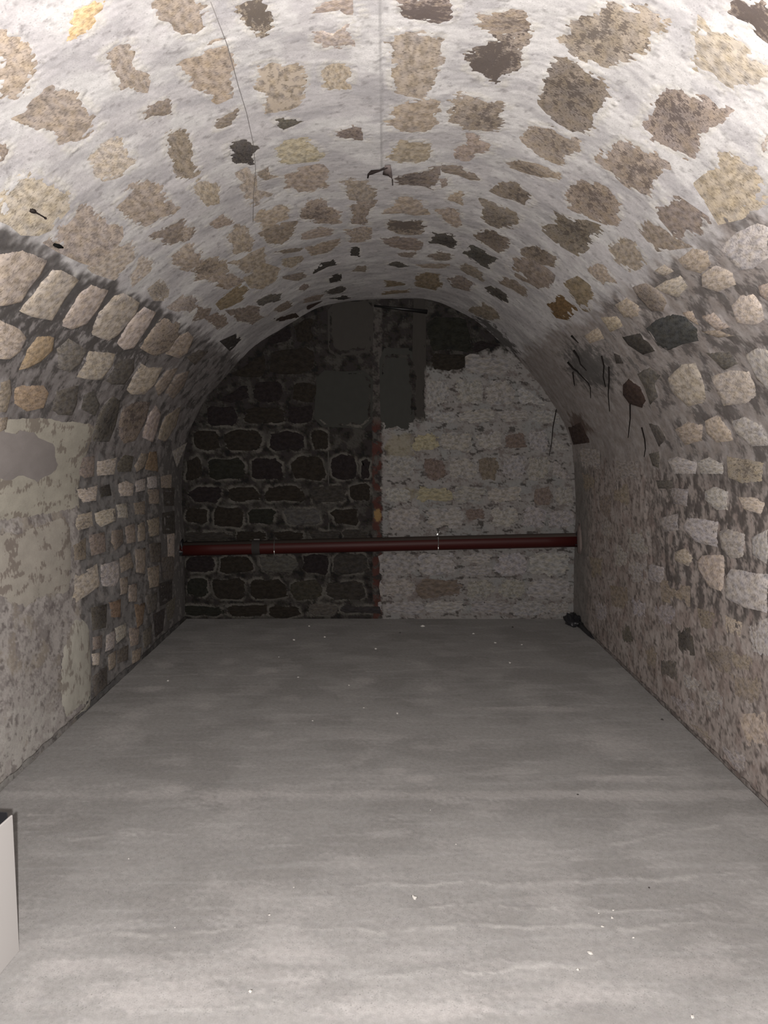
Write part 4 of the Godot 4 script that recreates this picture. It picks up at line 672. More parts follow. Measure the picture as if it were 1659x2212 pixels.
func stone_textures() -> void:
	var w := 256
	for kind in ["plain", "sooty", "black", "limed", "flat", "dressed"]:
		stone_looks[kind] = []
		for v in (1 if kind in ["limed", "flat"] else 3):
			var s0: int = kind.hash() % 900 + v * 17
			var mid := grey_map(s0, w, 0.022, 4)
			var small := grey_map(s0 + 1, w, 0.09, 3)
			var tiny := grey_map(s0 + 2, w, 0.3, 2)
			var blot := grey_map(s0 + 3, w, 0.016, 4)
			var f := func(x: int, y: int) -> Color:
				var i := y * w + x
				# drawn-out grain across the stone, as the trowel and the tool left it
				var streak: float = small[((y * 2) % w) * w + (x / 2)] / 255.0
				var n: float = mid[i] / 255.0
				var t: float = tiny[i] / 255.0
				var val := 0.43 + 0.64 * n + 0.36 * (streak - 0.5) + 0.28 * (t - 0.5)
				var warm: float = blot[(i + 9000) % (w * w)] / 255.0 - 0.5
				var c := Color(val * (1.0 + 0.08 * warm), val, val * (1.0 - 0.22 * warm))
				if kind == "flat": return Color(1, 1, 1) * (0.80 + 0.10 * n + 0.10 * (t - 0.5))
				if kind == "dressed":
					var f2 := 0.74 + 0.16 * n + 0.12 * (t - 0.5) + 0.08 * (streak - 0.5)
					var pit: float = smoothstep(0.62, 0.72, blot[i] / 255.0 + 0.5 * (streak - 0.5))
					return Color(f2, f2, f2).lerp(Color(0.42, 0.38, 0.38), pit * 0.8)
				if streak < 0.27: c = c * 0.72
				var lime: float = smoothstep(0.66, 0.72, blot[i] / 255.0 + 0.25 * (streak - 0.5))
				if kind == "limed": lime = smoothstep(0.46, 0.54, blot[i] / 255.0 + 0.3 * (streak - 0.5))
				c = c.lerp(Color(1, 1, 1), lime * (0.85 if kind == "limed" else 0.55))
				if kind in ["sooty", "black"]:
					var off: Vector2 = [Vector2(0.02, -0.18), Vector2(0.22, 0.12), Vector2(-0.2, 0.15)][v]
					var r := Vector2((x / float(w) - 0.5 - off.x * 0.6) * 0.8, y / float(w) - 0.5 - off.y * 0.6).length() * 2.0
					var soot: float = (1.0 - r) * 0.55 + (n - 0.5) * 1.3 + (streak - 0.5) * 1.15 + (t - 0.5) * 0.55
					soot = smoothstep(0.30, 0.54, soot) if kind == "sooty" else smoothstep(0.0, 0.26, soot + (1.0 - r) * 0.35)
					c = c.lerp(Color(0.21, 0.205, 0.22) * (0.8 + 0.5 * t), soot * (0.86 if kind == "sooty" else 0.93))
				return c
			var m := plain_mat(Color.WHITE, 0.95, 0.25)
			m.vertex_color_use_as_albedo = true
			m.albedo_texture = image_texture(w, f)
			stone_looks[kind].append(m)

func build_stones(parent: Node, stones: Array, is_end: bool, rng: RandomNumberGenerator, rise: Callable) -> void:
	for st in stones:
		var poly: PackedVector2Array = st.poly
		var mid := Vector2.ZERO
		for p in poly: mid += p
		mid /= poly.size()
		var box := Rect2(mid, Vector2.ZERO)
		for p in poly: box = box.expand(p)
		var code: String = st.code
		var tone: Array = TONES[code]
		var vary := rng.randf_range(0.9, 1.1) / 0.78
		var c := Color(tone[0] * vary, tone[1] * vary * rng.randf_range(0.98, 1.02), tone[2] * vary * rng.randf_range(0.96, 1.04))
		var look: String = st.look
		if code in ["m", "M"]: look = "flat"
		if code in ["p", "p2"]: look = "dressed"
		var turn := rng.randi() % 4
		var lift: Array = rise.call(mid, code)   # [height of the face, depth of the foot]
		var n := poly.size()
		var size := minf(box.size.x, box.size.y)
		var inset := clampf((0.034 if lift[1] > -0.01 else 0.018) / maxf(size * 0.5, 0.01), 0.1, 0.5)
		var st_ := SurfaceTool.new()
		st_.begin(Mesh.PRIMITIVE_TRIANGLES)
		var rings := []
		for ring in [[1.0 + inset * 0.7, lift[1]], [1.0, 0.0], [1.0 - inset, lift[0]]]:
			var pts := []
			for p in poly: pts.append([mid + (p - mid) * ring[0], ring[1]])
			rings.append(pts)
		var tilt := Vector2(rng.randf_range(-1, 1), rng.randf_range(-1, 1)) * 0.012
		var vert := func(q: Array) -> void:
			var p: Vector2 = q[0]
			var u := (p - box.position) / box.size
			if turn & 1: u.x = 1.0 - u.x
			if turn & 2: u.y = 1.0 - u.y
			st_.set_color(c)
			st_.set_uv(Vector2(0.06, 0.06) + u * 0.88)
			st_.add_vertex(skin(p.x, p.y, q[1] + (p - mid).dot(tilt), is_end))
		for r in 2:
			for k in n:
				var a: Array = rings[r][k]
				var b: Array = rings[r][(k + 1) % n]
				var a2: Array = rings[r + 1][k]
				var b2: Array = rings[r + 1][(k + 1) % n]
				for q in [a, a2, b, b, a2, b2]: vert.call(q)
		for k in n:
			for q in [rings[2][k], [mid, lift[0] * 1.25], rings[2][(k + 1) % n]]: vert.call(q)
		st_.index()
		st_.generate_normals()
		var mats: Array = stone_looks[look]
		var o := put("mortar_patch" if code == "m" else "cement_panel" if code == "M" else "ashlar_block" if code in ["p", "p2"] else "stone", st_.commit(), mats[rng.randi() % mats.size()], parent)
		if code == "m": o.set_meta("label", "grey mortar smeared over the pale block")
		elif code == "M": o.set_meta("label", "smooth dark grey cement panel")
		elif code in ["p", "p2"]: o.set_meta("label", "smooth pale dressed block")

# ---------------------------------------------------------------- painting of mortar and limewash
func blend(c: Color, to: Color, m: float) -> Color:
	return c.lerp(to, clampf(m, 0.0, 1.0))

func n2(key: String, x: float, y: float) -> float:
	return noises[key].get_noise_2d(x, y)

func spot(a: float, b: float, ca: float, cb: float, ra: float, rb: float) -> float:
	return 1.0 - Vector2((a - ca) / ra, (b - cb) / rb).length()

# each style returns [height of the mortar over the skin, its colour]
func vault_style(s: float, z: float, d: float) -> Array:
	if z < 1.2: return [0.0, Color(0.42, 0.40, 0.40)]
	var streak := n2("a", s * 9.0, z * 34.0)
	var fine := n2("b", s * 45.0, z * 60.0)
	var mid := n2("c", s * 11.0, z * 11.0)
	var wide := n2("d", s * 3.0, z * 2.6)
	var edge := 0.06 * mid + 0.05 * wide
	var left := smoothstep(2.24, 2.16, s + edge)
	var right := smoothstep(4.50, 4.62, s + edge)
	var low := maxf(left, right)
	var near := smoothstep(0.035, 0.008, absf(d))
	var h := (0.0005 + 0.0007 * near) * streak + (0.0003 + 0.0010 * near) * fine + (0.0011 + 0.0007 * near) * mid + 0.0010 * near * n2("e", s * 24.0, z * 30.0)
	h -= 0.0065 * maxf(smoothstep(2.32, 2.10, s), smoothstep(4.46, 4.70, s)) * smoothstep(-0.012, 0.016, d + 0.012 * mid)
	if d < 0.0: h -= 0.025 * minf(-d, 0.06)
	var c := Color(0.52, 0.50, 0.502)
	c = blend(c, Color(0.60, 0.588, 0.58), smoothstep(-0.12, 0.30, wide + 0.35 * mid + 0.1 * streak) * 0.8)
	c = blend(c, Color(0.66, 0.645, 0.635), smoothstep(-0.05, 0.35, spot(s, z, 3.95, 2.0, 0.75, 0.85) + 0.6 * mid + 0.4 * wide + 0.2 * fine) * 0.75)
	c = blend(c, Color(0.40, 0.385, 0.395), smoothstep(-0.12, 0.35, n2("e", s * 4.0, z * 6.5) + 0.2 * fine + 0.15 * streak) * 0.62)
	c = blend(c, Color(0.60, 0.575, 0.52), smoothstep(0.022, 0.004, absf(d - 0.004)) * smoothstep(-0.25, 0.2, mid + fine) * 0.55 * (1.0 - low))
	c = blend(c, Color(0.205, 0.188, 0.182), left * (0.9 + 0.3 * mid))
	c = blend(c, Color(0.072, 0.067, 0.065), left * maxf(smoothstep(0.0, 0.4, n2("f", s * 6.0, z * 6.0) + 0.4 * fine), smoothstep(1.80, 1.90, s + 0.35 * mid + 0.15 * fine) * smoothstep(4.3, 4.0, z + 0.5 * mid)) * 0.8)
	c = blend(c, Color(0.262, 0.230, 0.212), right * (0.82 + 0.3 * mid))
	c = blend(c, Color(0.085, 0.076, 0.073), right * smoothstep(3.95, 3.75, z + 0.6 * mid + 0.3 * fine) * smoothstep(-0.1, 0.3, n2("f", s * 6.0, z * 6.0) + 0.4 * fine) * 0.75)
	c = blend(c, Color(0.09, 0.088, 0.086), smoothstep(0.0, 0.5, spot(s, z, 4.84, 4.55, 0.20, 0.55) + 0.5 * mid + 0.45 * fine) * 0.8)
	c = blend(c, Color(0.12, 0.085, 0.07), smoothstep(0.1, 0.5, spot(s, z, 5.22, 5.55, 0.12, 0.35) + 0.4 * mid + 0.3 * streak) * 0.85)
	c = blend(c, Color(0.06, 0.055, 0.05), smoothstep(0.15, 0.5, spot(s, z, 4.35, 5.9, 0.34, 0.22) + 0.5 * mid + 0.3 * fine) * 0.85)
	c = blend(c, Color(0.16, 0.145, 0.14), smoothstep(0.38, 0.56, n2("g", s * 16.0, z * 16.0) + 0.3 * fine) * 0.4)
	var seam := absf(s - 3.403 - 0.004 * n2("c", z * 6.0, 3.0))
	if z < 3.15: c = blend(c, Color(0.30, 0.29, 0.29), smoothstep(0.006, 0.001, seam) * 0.6)
	if s > 3.335 and s < 3.403 and z < 3.2: h += 0.003
	return [h, c]

func left_style(s: float, z: float, d: float) -> Array:
	if z < 2.2: return [0.0, Color(0.34, 0.32, 0.31)]
	var streak := n2("a", s * 30.0, z * 12.0)
	var fine := n2("b", s * 45.0, z * 45.0)
	var mid := n2("c", s * 11.0, z * 9.0)
	var wide := n2("d", s * 3.0, z * 2.6)
	var rough := smoothstep(3.93, 3.99, z + 0.02 * mid)
	var near := smoothstep(0.035, 0.008, absf(d))
	var h := (0.0006 + 0.001 * near) * streak + (0.0006 + 0.0012 * near) * fine + (0.001 + 0.002 * near) * mid + 0.0014 * near * n2("e", s * 26.0, z * 22.0)
	h -= 0.0065 * rough * smoothstep(-0.012, 0.014, d + 0.010 * mid)
	if d < 0.0: h -= 0.04 * minf(-d, 0.06)
	var c := Color(0.40, 0.375, 0.355)
	c = blend(c, Color(0.23, 0.205, 0.20), smoothstep(-0.12, 0.28, mid + 0.6 * fine + 0.4 * wide) * 0.75)
	c = blend(c, Color(0.31, 0.27, 0.215), smoothstep(0.1, 0.5, n2("e", s * 4.0, z * 4.0) + 0.3 * fine) * 0.6)
	c = blend(c, Color(0.50, 0.48, 0.45), smoothstep(0.05, 0.3, spot(s, z, 0.12, 3.25, 0.22, 0.35) * 0.6 + mid * 0.8 + 0.3 * fine) * 0.8)
	c = blend(c, Color(0.16, 0.14, 0.135), smoothstep(0.25, 0.5, n2("g", s * 13.0, z * 13.0) + 0.4 * fine) * 0.7)
	var r := Color(0.205, 0.198, 0.196)
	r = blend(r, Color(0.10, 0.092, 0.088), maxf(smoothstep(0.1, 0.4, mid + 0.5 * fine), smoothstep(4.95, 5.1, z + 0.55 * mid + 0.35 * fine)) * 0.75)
	r = blend(r, Color(0.30, 0.28, 0.265), smoothstep(0.12, 0.45, n2("e", s * 7.0, z * 9.0) + 0.5 * streak) * 0.55)
	r = blend(r, Color(0.085, 0.078, 0.075), smoothstep(0.018, 0.004, absf(d - 0.006)) * smoothstep(-0.3, 0.2, mid) * 0.6)
	c = blend(c, r, rough)
	h -= 0.045 * smoothstep(0.020, 0.004, s + 0.006 * mid)   # the wall is undercut where the slab stops short of it
	if s > 1.2:
		var up := vault_style(s, z, d)
		var m := smoothstep(1.27, 1.36, s + 0.10 * mid) * smoothstep(3.90, 4.0, z)
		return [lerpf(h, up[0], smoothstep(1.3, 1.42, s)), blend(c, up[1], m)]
	return [h, c]

func right_style(s: float, z: float, d: float) -> Array:
	if z < 2.2: return [0.0, Color(0.34, 0.31, 0.30)]
	var streak := n2("a", s * 10.0, z * 34.0)
	var fine := n2("b", s * 45.0, z * 45.0)
	var mid := n2("c", s * 9.0, z * 11.0)
	var wide := n2("d", s * 3.0, z * 2.6)
	var upper := smoothstep(6.16, 6.06, s + 0.10 * wide - 0.10 * (z - 3.2)) * smoothstep(4.5, 4.1, z + 0.3 * mid)
	var near := smoothstep(0.035, 0.008, absf(d))
	var h := (0.0012 + 0.0012 * near) * streak + (0.0008 + 0.0012 * near) * fine + (0.0014 + 0.002 * near) * mid + 0.0014 * near * n2("e", s * 26.0, z * 22.0)
	h -= 0.006 * upper * smoothstep(-0.012, 0.014, d + 0.010 * mid)
	if d < 0.0: h -= 0.04 * minf(-d, 0.06)
	var c := Color(0.335, 0.292, 0.27)
	c = blend(c, Color(0.41, 0.37, 0.35), smoothstep(0.0, 0.4, n2("e", s * 6.0, z * 6.0) + 0.5 * fine) * 0.5)
	c = blend(c, Color(0.16, 0.133, 0.122), smoothstep(0.02, 0.42, mid + 0.6 * fine + 0.3 * streak) * 0.78)
	c = blend(c, Color(0.24, 0.185, 0.165), smoothstep(0.05, 0.4, n2("f", s * 5.0, z * 5.0) + 0.3 * streak) * 0.5)
	c = blend(c, Color(0.088, 0.080, 0.077), upper * smoothstep(-0.2, 0.25, mid + 0.4 * fine + 0.06) * 0.8)
	c = blend(c, Color(0.085, 0.075, 0.07), smoothstep(0.27, 0.5, n2("g", s * 15.0, z * 17.0) + 0.4 * fine) * 0.75)
	c = blend(c, Color(0.17, 0.165, 0.155), smoothstep(5.45, 5.75, z + 0.15 * mid) * 0.7)
	h -= 0.030 * smoothstep(0.014, 0.002, total - s + 0.010 * mid)
	if s < 5.65:
		var up := vault_style(s, z, d)
		var m := smoothstep(5.58, 5.42, s + 0.16 * mid + 0.05 * fine)
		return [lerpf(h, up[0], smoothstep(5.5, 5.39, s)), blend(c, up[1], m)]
	return [h, c]

func end_style(x: float, y: float, d: float) -> Array:
	var streak := n2("a", x * 12.0, y * 34.0)
	var fine := n2("b", x * 55.0, y * 55.0)
	var mid := n2("c", x * 11.0, y * 12.0)
	var wide := n2("d", x * 3.0, y * 3.0)
	var e := 0.015 * mid + 0.01 * fine
	var lime := smoothstep(-0.006, 0.006, x + 0.016 + e) * smoothstep(1.60, 1.54, y + 2.0 * e)
	lime = maxf(lime, smoothstep(-0.006, 0.006, x - 0.318 + e) * smoothstep(2.0, 1.94, y + 3.0 * e))
	lime = maxf(lime, smoothstep(-0.02, 0.02, x - 0.74 + 3.0 * e) * smoothstep(2.13, 2.07, y + 3.0 * e))
	var h := 0.0018 * streak + 0.0014 * fine + 0.0016 * mid
	h -= 0.007 * (1.0 - lime) * smoothstep(0.0, 0.02, d)
	if d < 0.0: h -= 0.04 * minf(-d, 0.06)
	var dark := Color(0.030, 0.027, 0.024)
	dark = blend(dark, Color(0.012, 0.011, 0.010), smoothstep(-0.1, 0.4, mid + 0.4 * fine) * 0.8)
	if y < 1.60:
		dark = blend(dark, Color(0.12, 0.112, 0.10), smoothstep(0.020, 0.006, absf(d - 0.004 + 0.010 * fine + 0.010 * mid)) * smoothstep(-0.30, 0.25, n2("e", x * 6.0, y * 6.0) + 0.5 * fine + 0.1) * 0.75)
	dark = blend(dark, Color(0.07, 0.066, 0.060), smoothstep(0.12, 0.5, n2("f", x * 7.0, y * 7.0) + 0.5 * fine + 0.06) * 0.6)
	var strip := smoothstep(0.045, 0.032, absf(x + 0.052) + 0.008 * mid)
	dark = blend(dark, Color(0.085, 0.078, 0.072), strip * smoothstep(-0.2, 0.2, mid + 0.5 * fine) * 0.8)
	dark = blend(dark, Color(0.065, 0.025, 0.02), strip * smoothstep(1.62, 1.50, y) * smoothstep(-0.12, 0.12, n2("g", x * 9.0, y * 9.0) + 0.4 * fine) * 0.85)
	dark = blend(dark, Color(0.20, 0.13, 0.06), smoothstep(0.0, 0.25, spot(x, y, -0.05, 0.83, 0.032, 0.06) + 0.3 * fine))
	dark = blend(dark, Color(0.10, 0.096, 0.088), smoothstep(0.006, 0.002, absf(x + 0.432 + 0.004 * n2("c", y * 5.0, 1.0))) * smoothstep(1.62, 1.55, y) * smoothstep(-0.3, 0.1, mid) * 0.7)
	var c := Color(0.195, 0.184, 0.176)
	c = blend(c, Color(0.25, 0.24, 0.232), smoothstep(0.0, 0.45, n2("e", x * 5.0, y * 9.0) + 0.4 * streak) * 0.4)
	c = blend(c, Color(0.185, 0.19, 0.187), smoothstep(0.0, 0.4, wide + 0.2 * mid) * 0.6)
	c = blend(c, Color(0.115, 0.095, 0.087), smoothstep(0.08, 0.42, mid + 0.55 * fine + 0.4 * streak - 0.1) * 0.75)
	c = blend(c, Color(0.04, 0.035, 0.032), smoothstep(0.25, 0.42, n2("g", x * 8.0, y * 19.0) + 0.3 * fine) * 0.85)
	c = blend(c, Color(0.205, 0.182, 0.125), maxf(smoothstep(0.0, 0.4, spot(x, y, 0.12, 1.36, 0.13, 0.14) + 0.4 * mid), smoothstep(0.0, 0.4, spot(x, y, 0.17, 1.0, 0.12, 0.06) + 0.4 * mid)) * 0.6)
	c = blend(c, Color(0.13, 0.10, 0.092), smoothstep(0.0, 0.35, spot(x, y, 0.27, 0.24, 0.17, 0.13) + 0.4 * mid + 0.2 * fine) * 0.5)
	c = blend(c, Color(0.13, 0.115, 0.11), smoothstep(0.016, 0.004, absf(d - 0.008 + 0.01 * mid)) * smoothstep(-0.1, 0.3, mid) * 0.5)
	return [h, blend(dark, c, lime)]

func floor_style(x: float, z: float) -> Array:
	if z < 1.1: return [0.0, Color(0.36, 0.355, 0.35)]
	var fine := n2("b", x * 40.0, z * 40.0)
	var mid := n2("c", x * 6.0, z * 8.0)
	var wide := n2("d", x * 1.6, z * 2.0)
	var sweep := n2("a", x * 1.6 + 5.0, z * 16.0 - x * 0.8)
	var h := 0.0003 * sweep + 0.0004 * fine + 0.0008 * wide
	var c := Color(0.31, 0.303, 0.296)
	c = blend(c, Color(0.225, 0.218, 0.211), smoothstep(-0.15, 0.4, wide + 0.3 * mid) * 0.45)
	c = blend(c, Color(0.44, 0.425, 0.415), smoothstep(0.1, 0.5, n2("e", x * 2.2, z * 3.2) + 0.35 * fine + 0.25 * sweep) * 0.35)
	c = blend(c, Color(0.42, 0.415, 0.41), smoothstep(0.2, 0.55, sweep + 0.3 * fine) * 0.25)
	c = blend(c, Color(0.235, 0.23, 0.225), smoothstep(0.28, 0.5, n2("f", x * 3.0, z * 14.0) + 0.4 * fine) * 0.2)
	c = blend(c, Color(0.22, 0.21, 0.205), smoothstep(0.36, 0.55, n2("g", x * 9.0, z * 12.0) + 0.3 * fine) * 0.2)
	for w in WASHES:   # pale dried splashes; nearest ones also paint in the flash-bright near floor
		var r := spot(x, z, w[0], w[1], w[2], w[3])
		if r > -0.6: c = blend(c, Color(0.48, 0.46, 0.45), smoothstep(0.0, 0.7, r + 0.45 * mid + 0.35 * fine) * w[4])
	var ridge := 1.0
	for g in RIDGES:   # edges the float left
		if x > g[0] and x < g[2]:
			var t: float = (x - g[0]) / (g[2] - g[0])
			var at: float = lerpf(g[1], g[3], t) + 0.03 * n2("c", x * 3.0, g[1] * 3.0)
			ridge = minf(ridge, absf(z - at + 0.02 * mid) + 0.02 * (0.5 - minf(0.5, 2.0 * minf(t, 1.0 - t))))
	h += 0.0008 * smoothstep(0.03, 0.004, ridge)
	c = blend(c, Color(0.50, 0.49, 0.475), smoothstep(0.014, 0.004, ridge) * smoothstep(-0.35, 0.15, mid + 0.5 * fine) * 0.36)
	return [h, c]


func tube(points: Array, radii: Array, sides := 8) -> ArrayMesh:
	var st := SurfaceTool.new()
	st.begin(Mesh.PRIMITIVE_TRIANGLES)
	var rings := []
	for i in points.size():
		var a: Vector3 = points[maxi(i - 1, 0)]
		var b: Vector3 = points[mini(i + 1, points.size() - 1)]
		var t := (b - a).normalized()
		var u := t.cross(Vector3.UP if absf(t.y) < 0.9 else Vector3.RIGHT).normalized()
		var v := t.cross(u)
		var ring := []
		for k in sides:
			var f := TAU * k / sides
			ring.append(points[i] + (u * cos(f) + v * sin(f)) * radii[i])
		rings.append(ring)
	for i in points.size() - 1:
		for k in sides:
			var k2 := (k + 1) % sides
			for q in [rings[i][k], rings[i][k2], rings[i + 1][k], rings[i][k2], rings[i + 1][k2], rings[i + 1][k]]: st.add_vertex(q)
	for e in [0, points.size() - 1]:
		for k in sides:
			var tri := [points[e], rings[e][(k + 1) % sides], rings[e][k]]
			if e > 0: tri.reverse()
			for q in tri: st.add_vertex(q)
	st.index()
	st.generate_normals()
	return st.commit()

func ring_mesh(centre: Vector3, radius: float, width: float, thick: float, from := 0.0, to := TAU, sides := 28) -> ArrayMesh:
	# a flat strap bent round the x axis
	var st := SurfaceTool.new()
	st.begin(Mesh.PRIMITIVE_TRIANGLES)
	var quad := func(a: Vector3, b: Vector3, c: Vector3, d: Vector3) -> void:
		for q in [a, b, c, a, c, d]: st.add_vertex(q)
	for k in sides:
		var f0 := lerpf(from, to, k / float(sides))
		var f1 := lerpf(from, to, (k + 1) / float(sides))
		var p := func(f: float, r: float, x: float) -> Vector3: return centre + Vector3(x, cos(f) * r, sin(f) * r)
		var h := width * 0.5
		var r1 := radius + thick
		quad.call(p.call(f0, r1, -h), p.call(f0, r1, h), p.call(f1, r1, h), p.call(f1, r1, -h))
		quad.call(p.call(f0, radius, h), p.call(f0, r1, h), p.call(f1, r1, h), p.call(f1, radius, h))
		quad.call(p.call(f0, radius, -h), p.call(f0, r1, -h), p.call(f1, r1, -h), p.call(f1, radius, -h))
	st.generate_normals()
	return st.commit()

func lump(size: Vector3, seed_: int, rough: float, rings := 7, sides := 10) -> ArrayMesh:
	# an irregular broken piece, flat at the bottom, standing on y = 0
	var st := SurfaceTool.new()
	st.begin(Mesh.PRIMITIVE_TRIANGLES)
	var n := noise("lump", 77, 2)
	var at := func(i: int, k: int) -> Vector3:
		var a := PI * i / rings
		var f := TAU * (k % sides) / sides
		var v := Vector3(sin(a) * cos(f), cos(a), sin(a) * sin(f))
		var r := 1.0 + rough * n.get_noise_3d(v.x * 1.6 + seed_ * 3.1, v.y * 1.6, v.z * 1.6)
		v *= r
		return Vector3(v.x * size.x * 0.5, maxf(v.y, -0.55) * size.y * 0.5 + size.y * 0.275, v.z * size.z * 0.5)
	for i in rings:
		for k in sides:
			var a: Vector3 = at.call(i, k)
			var b: Vector3 = at.call(i, k + 1)
			var c: Vector3 = at.call(i + 1, k)
			var e: Vector3 = at.call(i + 1, k + 1)
			if i > 0:
				for q in [a, b, c]: st.add_vertex(q)
			if i < rings - 1:
				for q in [b, e, c]: st.add_vertex(q)
	st.index()
	st.generate_normals()
	return st.commit()

func box_at(lo: Vector3, hi: Vector3, bevel: float) -> ArrayMesh:
	# a board with chamfered edges
	var st := SurfaceTool.new()
	st.begin(Mesh.PRIMITIVE_TRIANGLES)
	st.set_smooth_group(-1)
	var c := (lo + hi) * 0.5
	var h := (hi - lo) * 0.5
	var b := minf(bevel, minf(h.x, minf(h.y, h.z)) * 0.9)
	var pt := func(s: Vector3, axis: int) -> Vector3:
		var v := h - Vector3.ONE * b
		v[axis] = h[axis]
		return c + v * s
	for axis in 3:
		var u := (axis + 1) % 3
		var w := (axis + 2) % 3
		for sg in [-1.0, 1.0]:
			var q := []
			for k in [[-1, -1], [1, -1], [1, 1], [-1, 1]]:
				var s := Vector3.ZERO
				s[axis] = sg; s[u] = k[0]; s[w] = k[1]
				q.append(pt.call(s, axis))
			for i in ([0, 2, 1, 0, 3, 2] if sg > 0 else [0, 1, 2, 0, 2, 3]): st.add_vertex(q[i])
	for axis in 3:   # chamfers along each axis
		var u := (axis + 1) % 3
		var w := (axis + 2) % 3
		for su in [-1.0, 1.0]:
			for sw in [-1.0, 1.0]:
				var s0 := Vector3.ZERO
				s0[axis] = -1; s0[u] = su; s0[w] = sw
				var s1 := s0
				s1[axis] = 1
				var q := [pt.call(s0, u), pt.call(s1, u), pt.call(s1, w), pt.call(s0, w)]
				for i in ([0, 1, 2, 0, 2, 3] if su * sw < 0 else [0, 2, 1, 0, 3, 2]): st.add_vertex(q[i])
	for sx in [-1.0, 1.0]:
		for sy in [-1.0, 1.0]:
			for sz in [-1.0, 1.0]:
				var s := Vector3(sx, sy, sz)
				var q := [pt.call(s, 0), pt.call(s, 1), pt.call(s, 2)]
				if sx * sy * sz > 0: q.reverse()
				for p in q: st.add_vertex(p)
	st.generate_normals()
	return st.commit()

func on_skin(list: Array, h: float) -> Array:
	var out := []
	for p in list: out.append(skin(p[0], p[1], h, false))
	return out

func build_floor(mat: Material) -> void:
	var la := columns(-1.573, 1.506, 0.011)
	var lb := rows(1.5, DEPTH + 0.02, 0.0035, BEHIND)
	var na := la.size()
	var nb := lb.size()
	var st := SurfaceTool.new()
	var pos := PackedVector3Array(); var nor := PackedVector3Array(); var col := PackedColorArray(); var uv := PackedVector2Array(); var idx := PackedInt32Array()
	for j in nb:
		for i in na:
			var look := floor_style(la[i], lb[j])
			var wob: float = 0.004 * n2("c", lb[j] * 5.0, la[i] * 0.1)
			var x: float = la[i]
			if i == 0 or i == na - 1: x += wob
			pos.append(Vector3(x, look[0], -lb[j]))
			col.append(look[1])
			uv.append(Vector2(la[i], lb[j]) / 0.7)
	for j in nb:
		for i in na:
			var du := pos[j * na + mini(i + 1, na - 1)] - pos[j * na + maxi(i - 1, 0)]
			var dv := pos[mini(j + 1, nb - 1) * na + i] - pos[maxi(j - 1, 0) * na + i]
			nor.append(du.cross(dv).normalized())
	for j in nb - 1:
		for i in na - 1:
			var k := j * na + i
			idx.append_array([k, k + na, k + 1, k + 1, k + na, k + na + 1])
	var arrays := []
	arrays.resize(Mesh.ARRAY_MAX)
	arrays[Mesh.ARRAY_VERTEX] = pos
	arrays[Mesh.ARRAY_NORMAL] = nor
	arrays[Mesh.ARRAY_COLOR] = col
	arrays[Mesh.ARRAY_TEX_UV] = uv
	arrays[Mesh.ARRAY_INDEX] = idx
	var m := ArrayMesh.new()
	m.add_surface_from_arrays(Mesh.PRIMITIVE_TRIANGLES, arrays)
	st.begin(Mesh.PRIMITIVE_TRIANGLES)   # sides and underside of the slab
	var x0 := -1.573; var x1 := 1.506
	for side in [x0, x1]:
		for q in [Vector3(side, 0, -BEHIND), Vector3(side, 0, -DEPTH), Vector3(side, -0.12, -BEHIND), Vector3(side, 0, -DEPTH), Vector3(side, -0.12, -DEPTH), Vector3(side, -0.12, -BEHIND)]:
			st.set_color(Color(0.2, 0.19, 0.18)); st.set_uv(Vector2(q.z, q.y)); st.add_vertex(q)
	for q in [Vector3(-1.9, -0.12, -BEHIND), Vector3(1.9, -0.12, -BEHIND), Vector3(-1.9, -0.12, -DEPTH), Vector3(1.9, -0.12, -BEHIND), Vector3(1.9, -0.12, -DEPTH), Vector3(-1.9, -0.12, -DEPTH)]:
		st.set_color(Color(0.12, 0.11, 0.10)); st.set_uv(Vector2(q.x, q.z)); st.add_vertex(q)
	st.generate_normals()
	st.commit(m)
	tag(put("floor", m, mat, self), "grey float-finished concrete floor with pale trowel streaks", "floor", "", "structure")

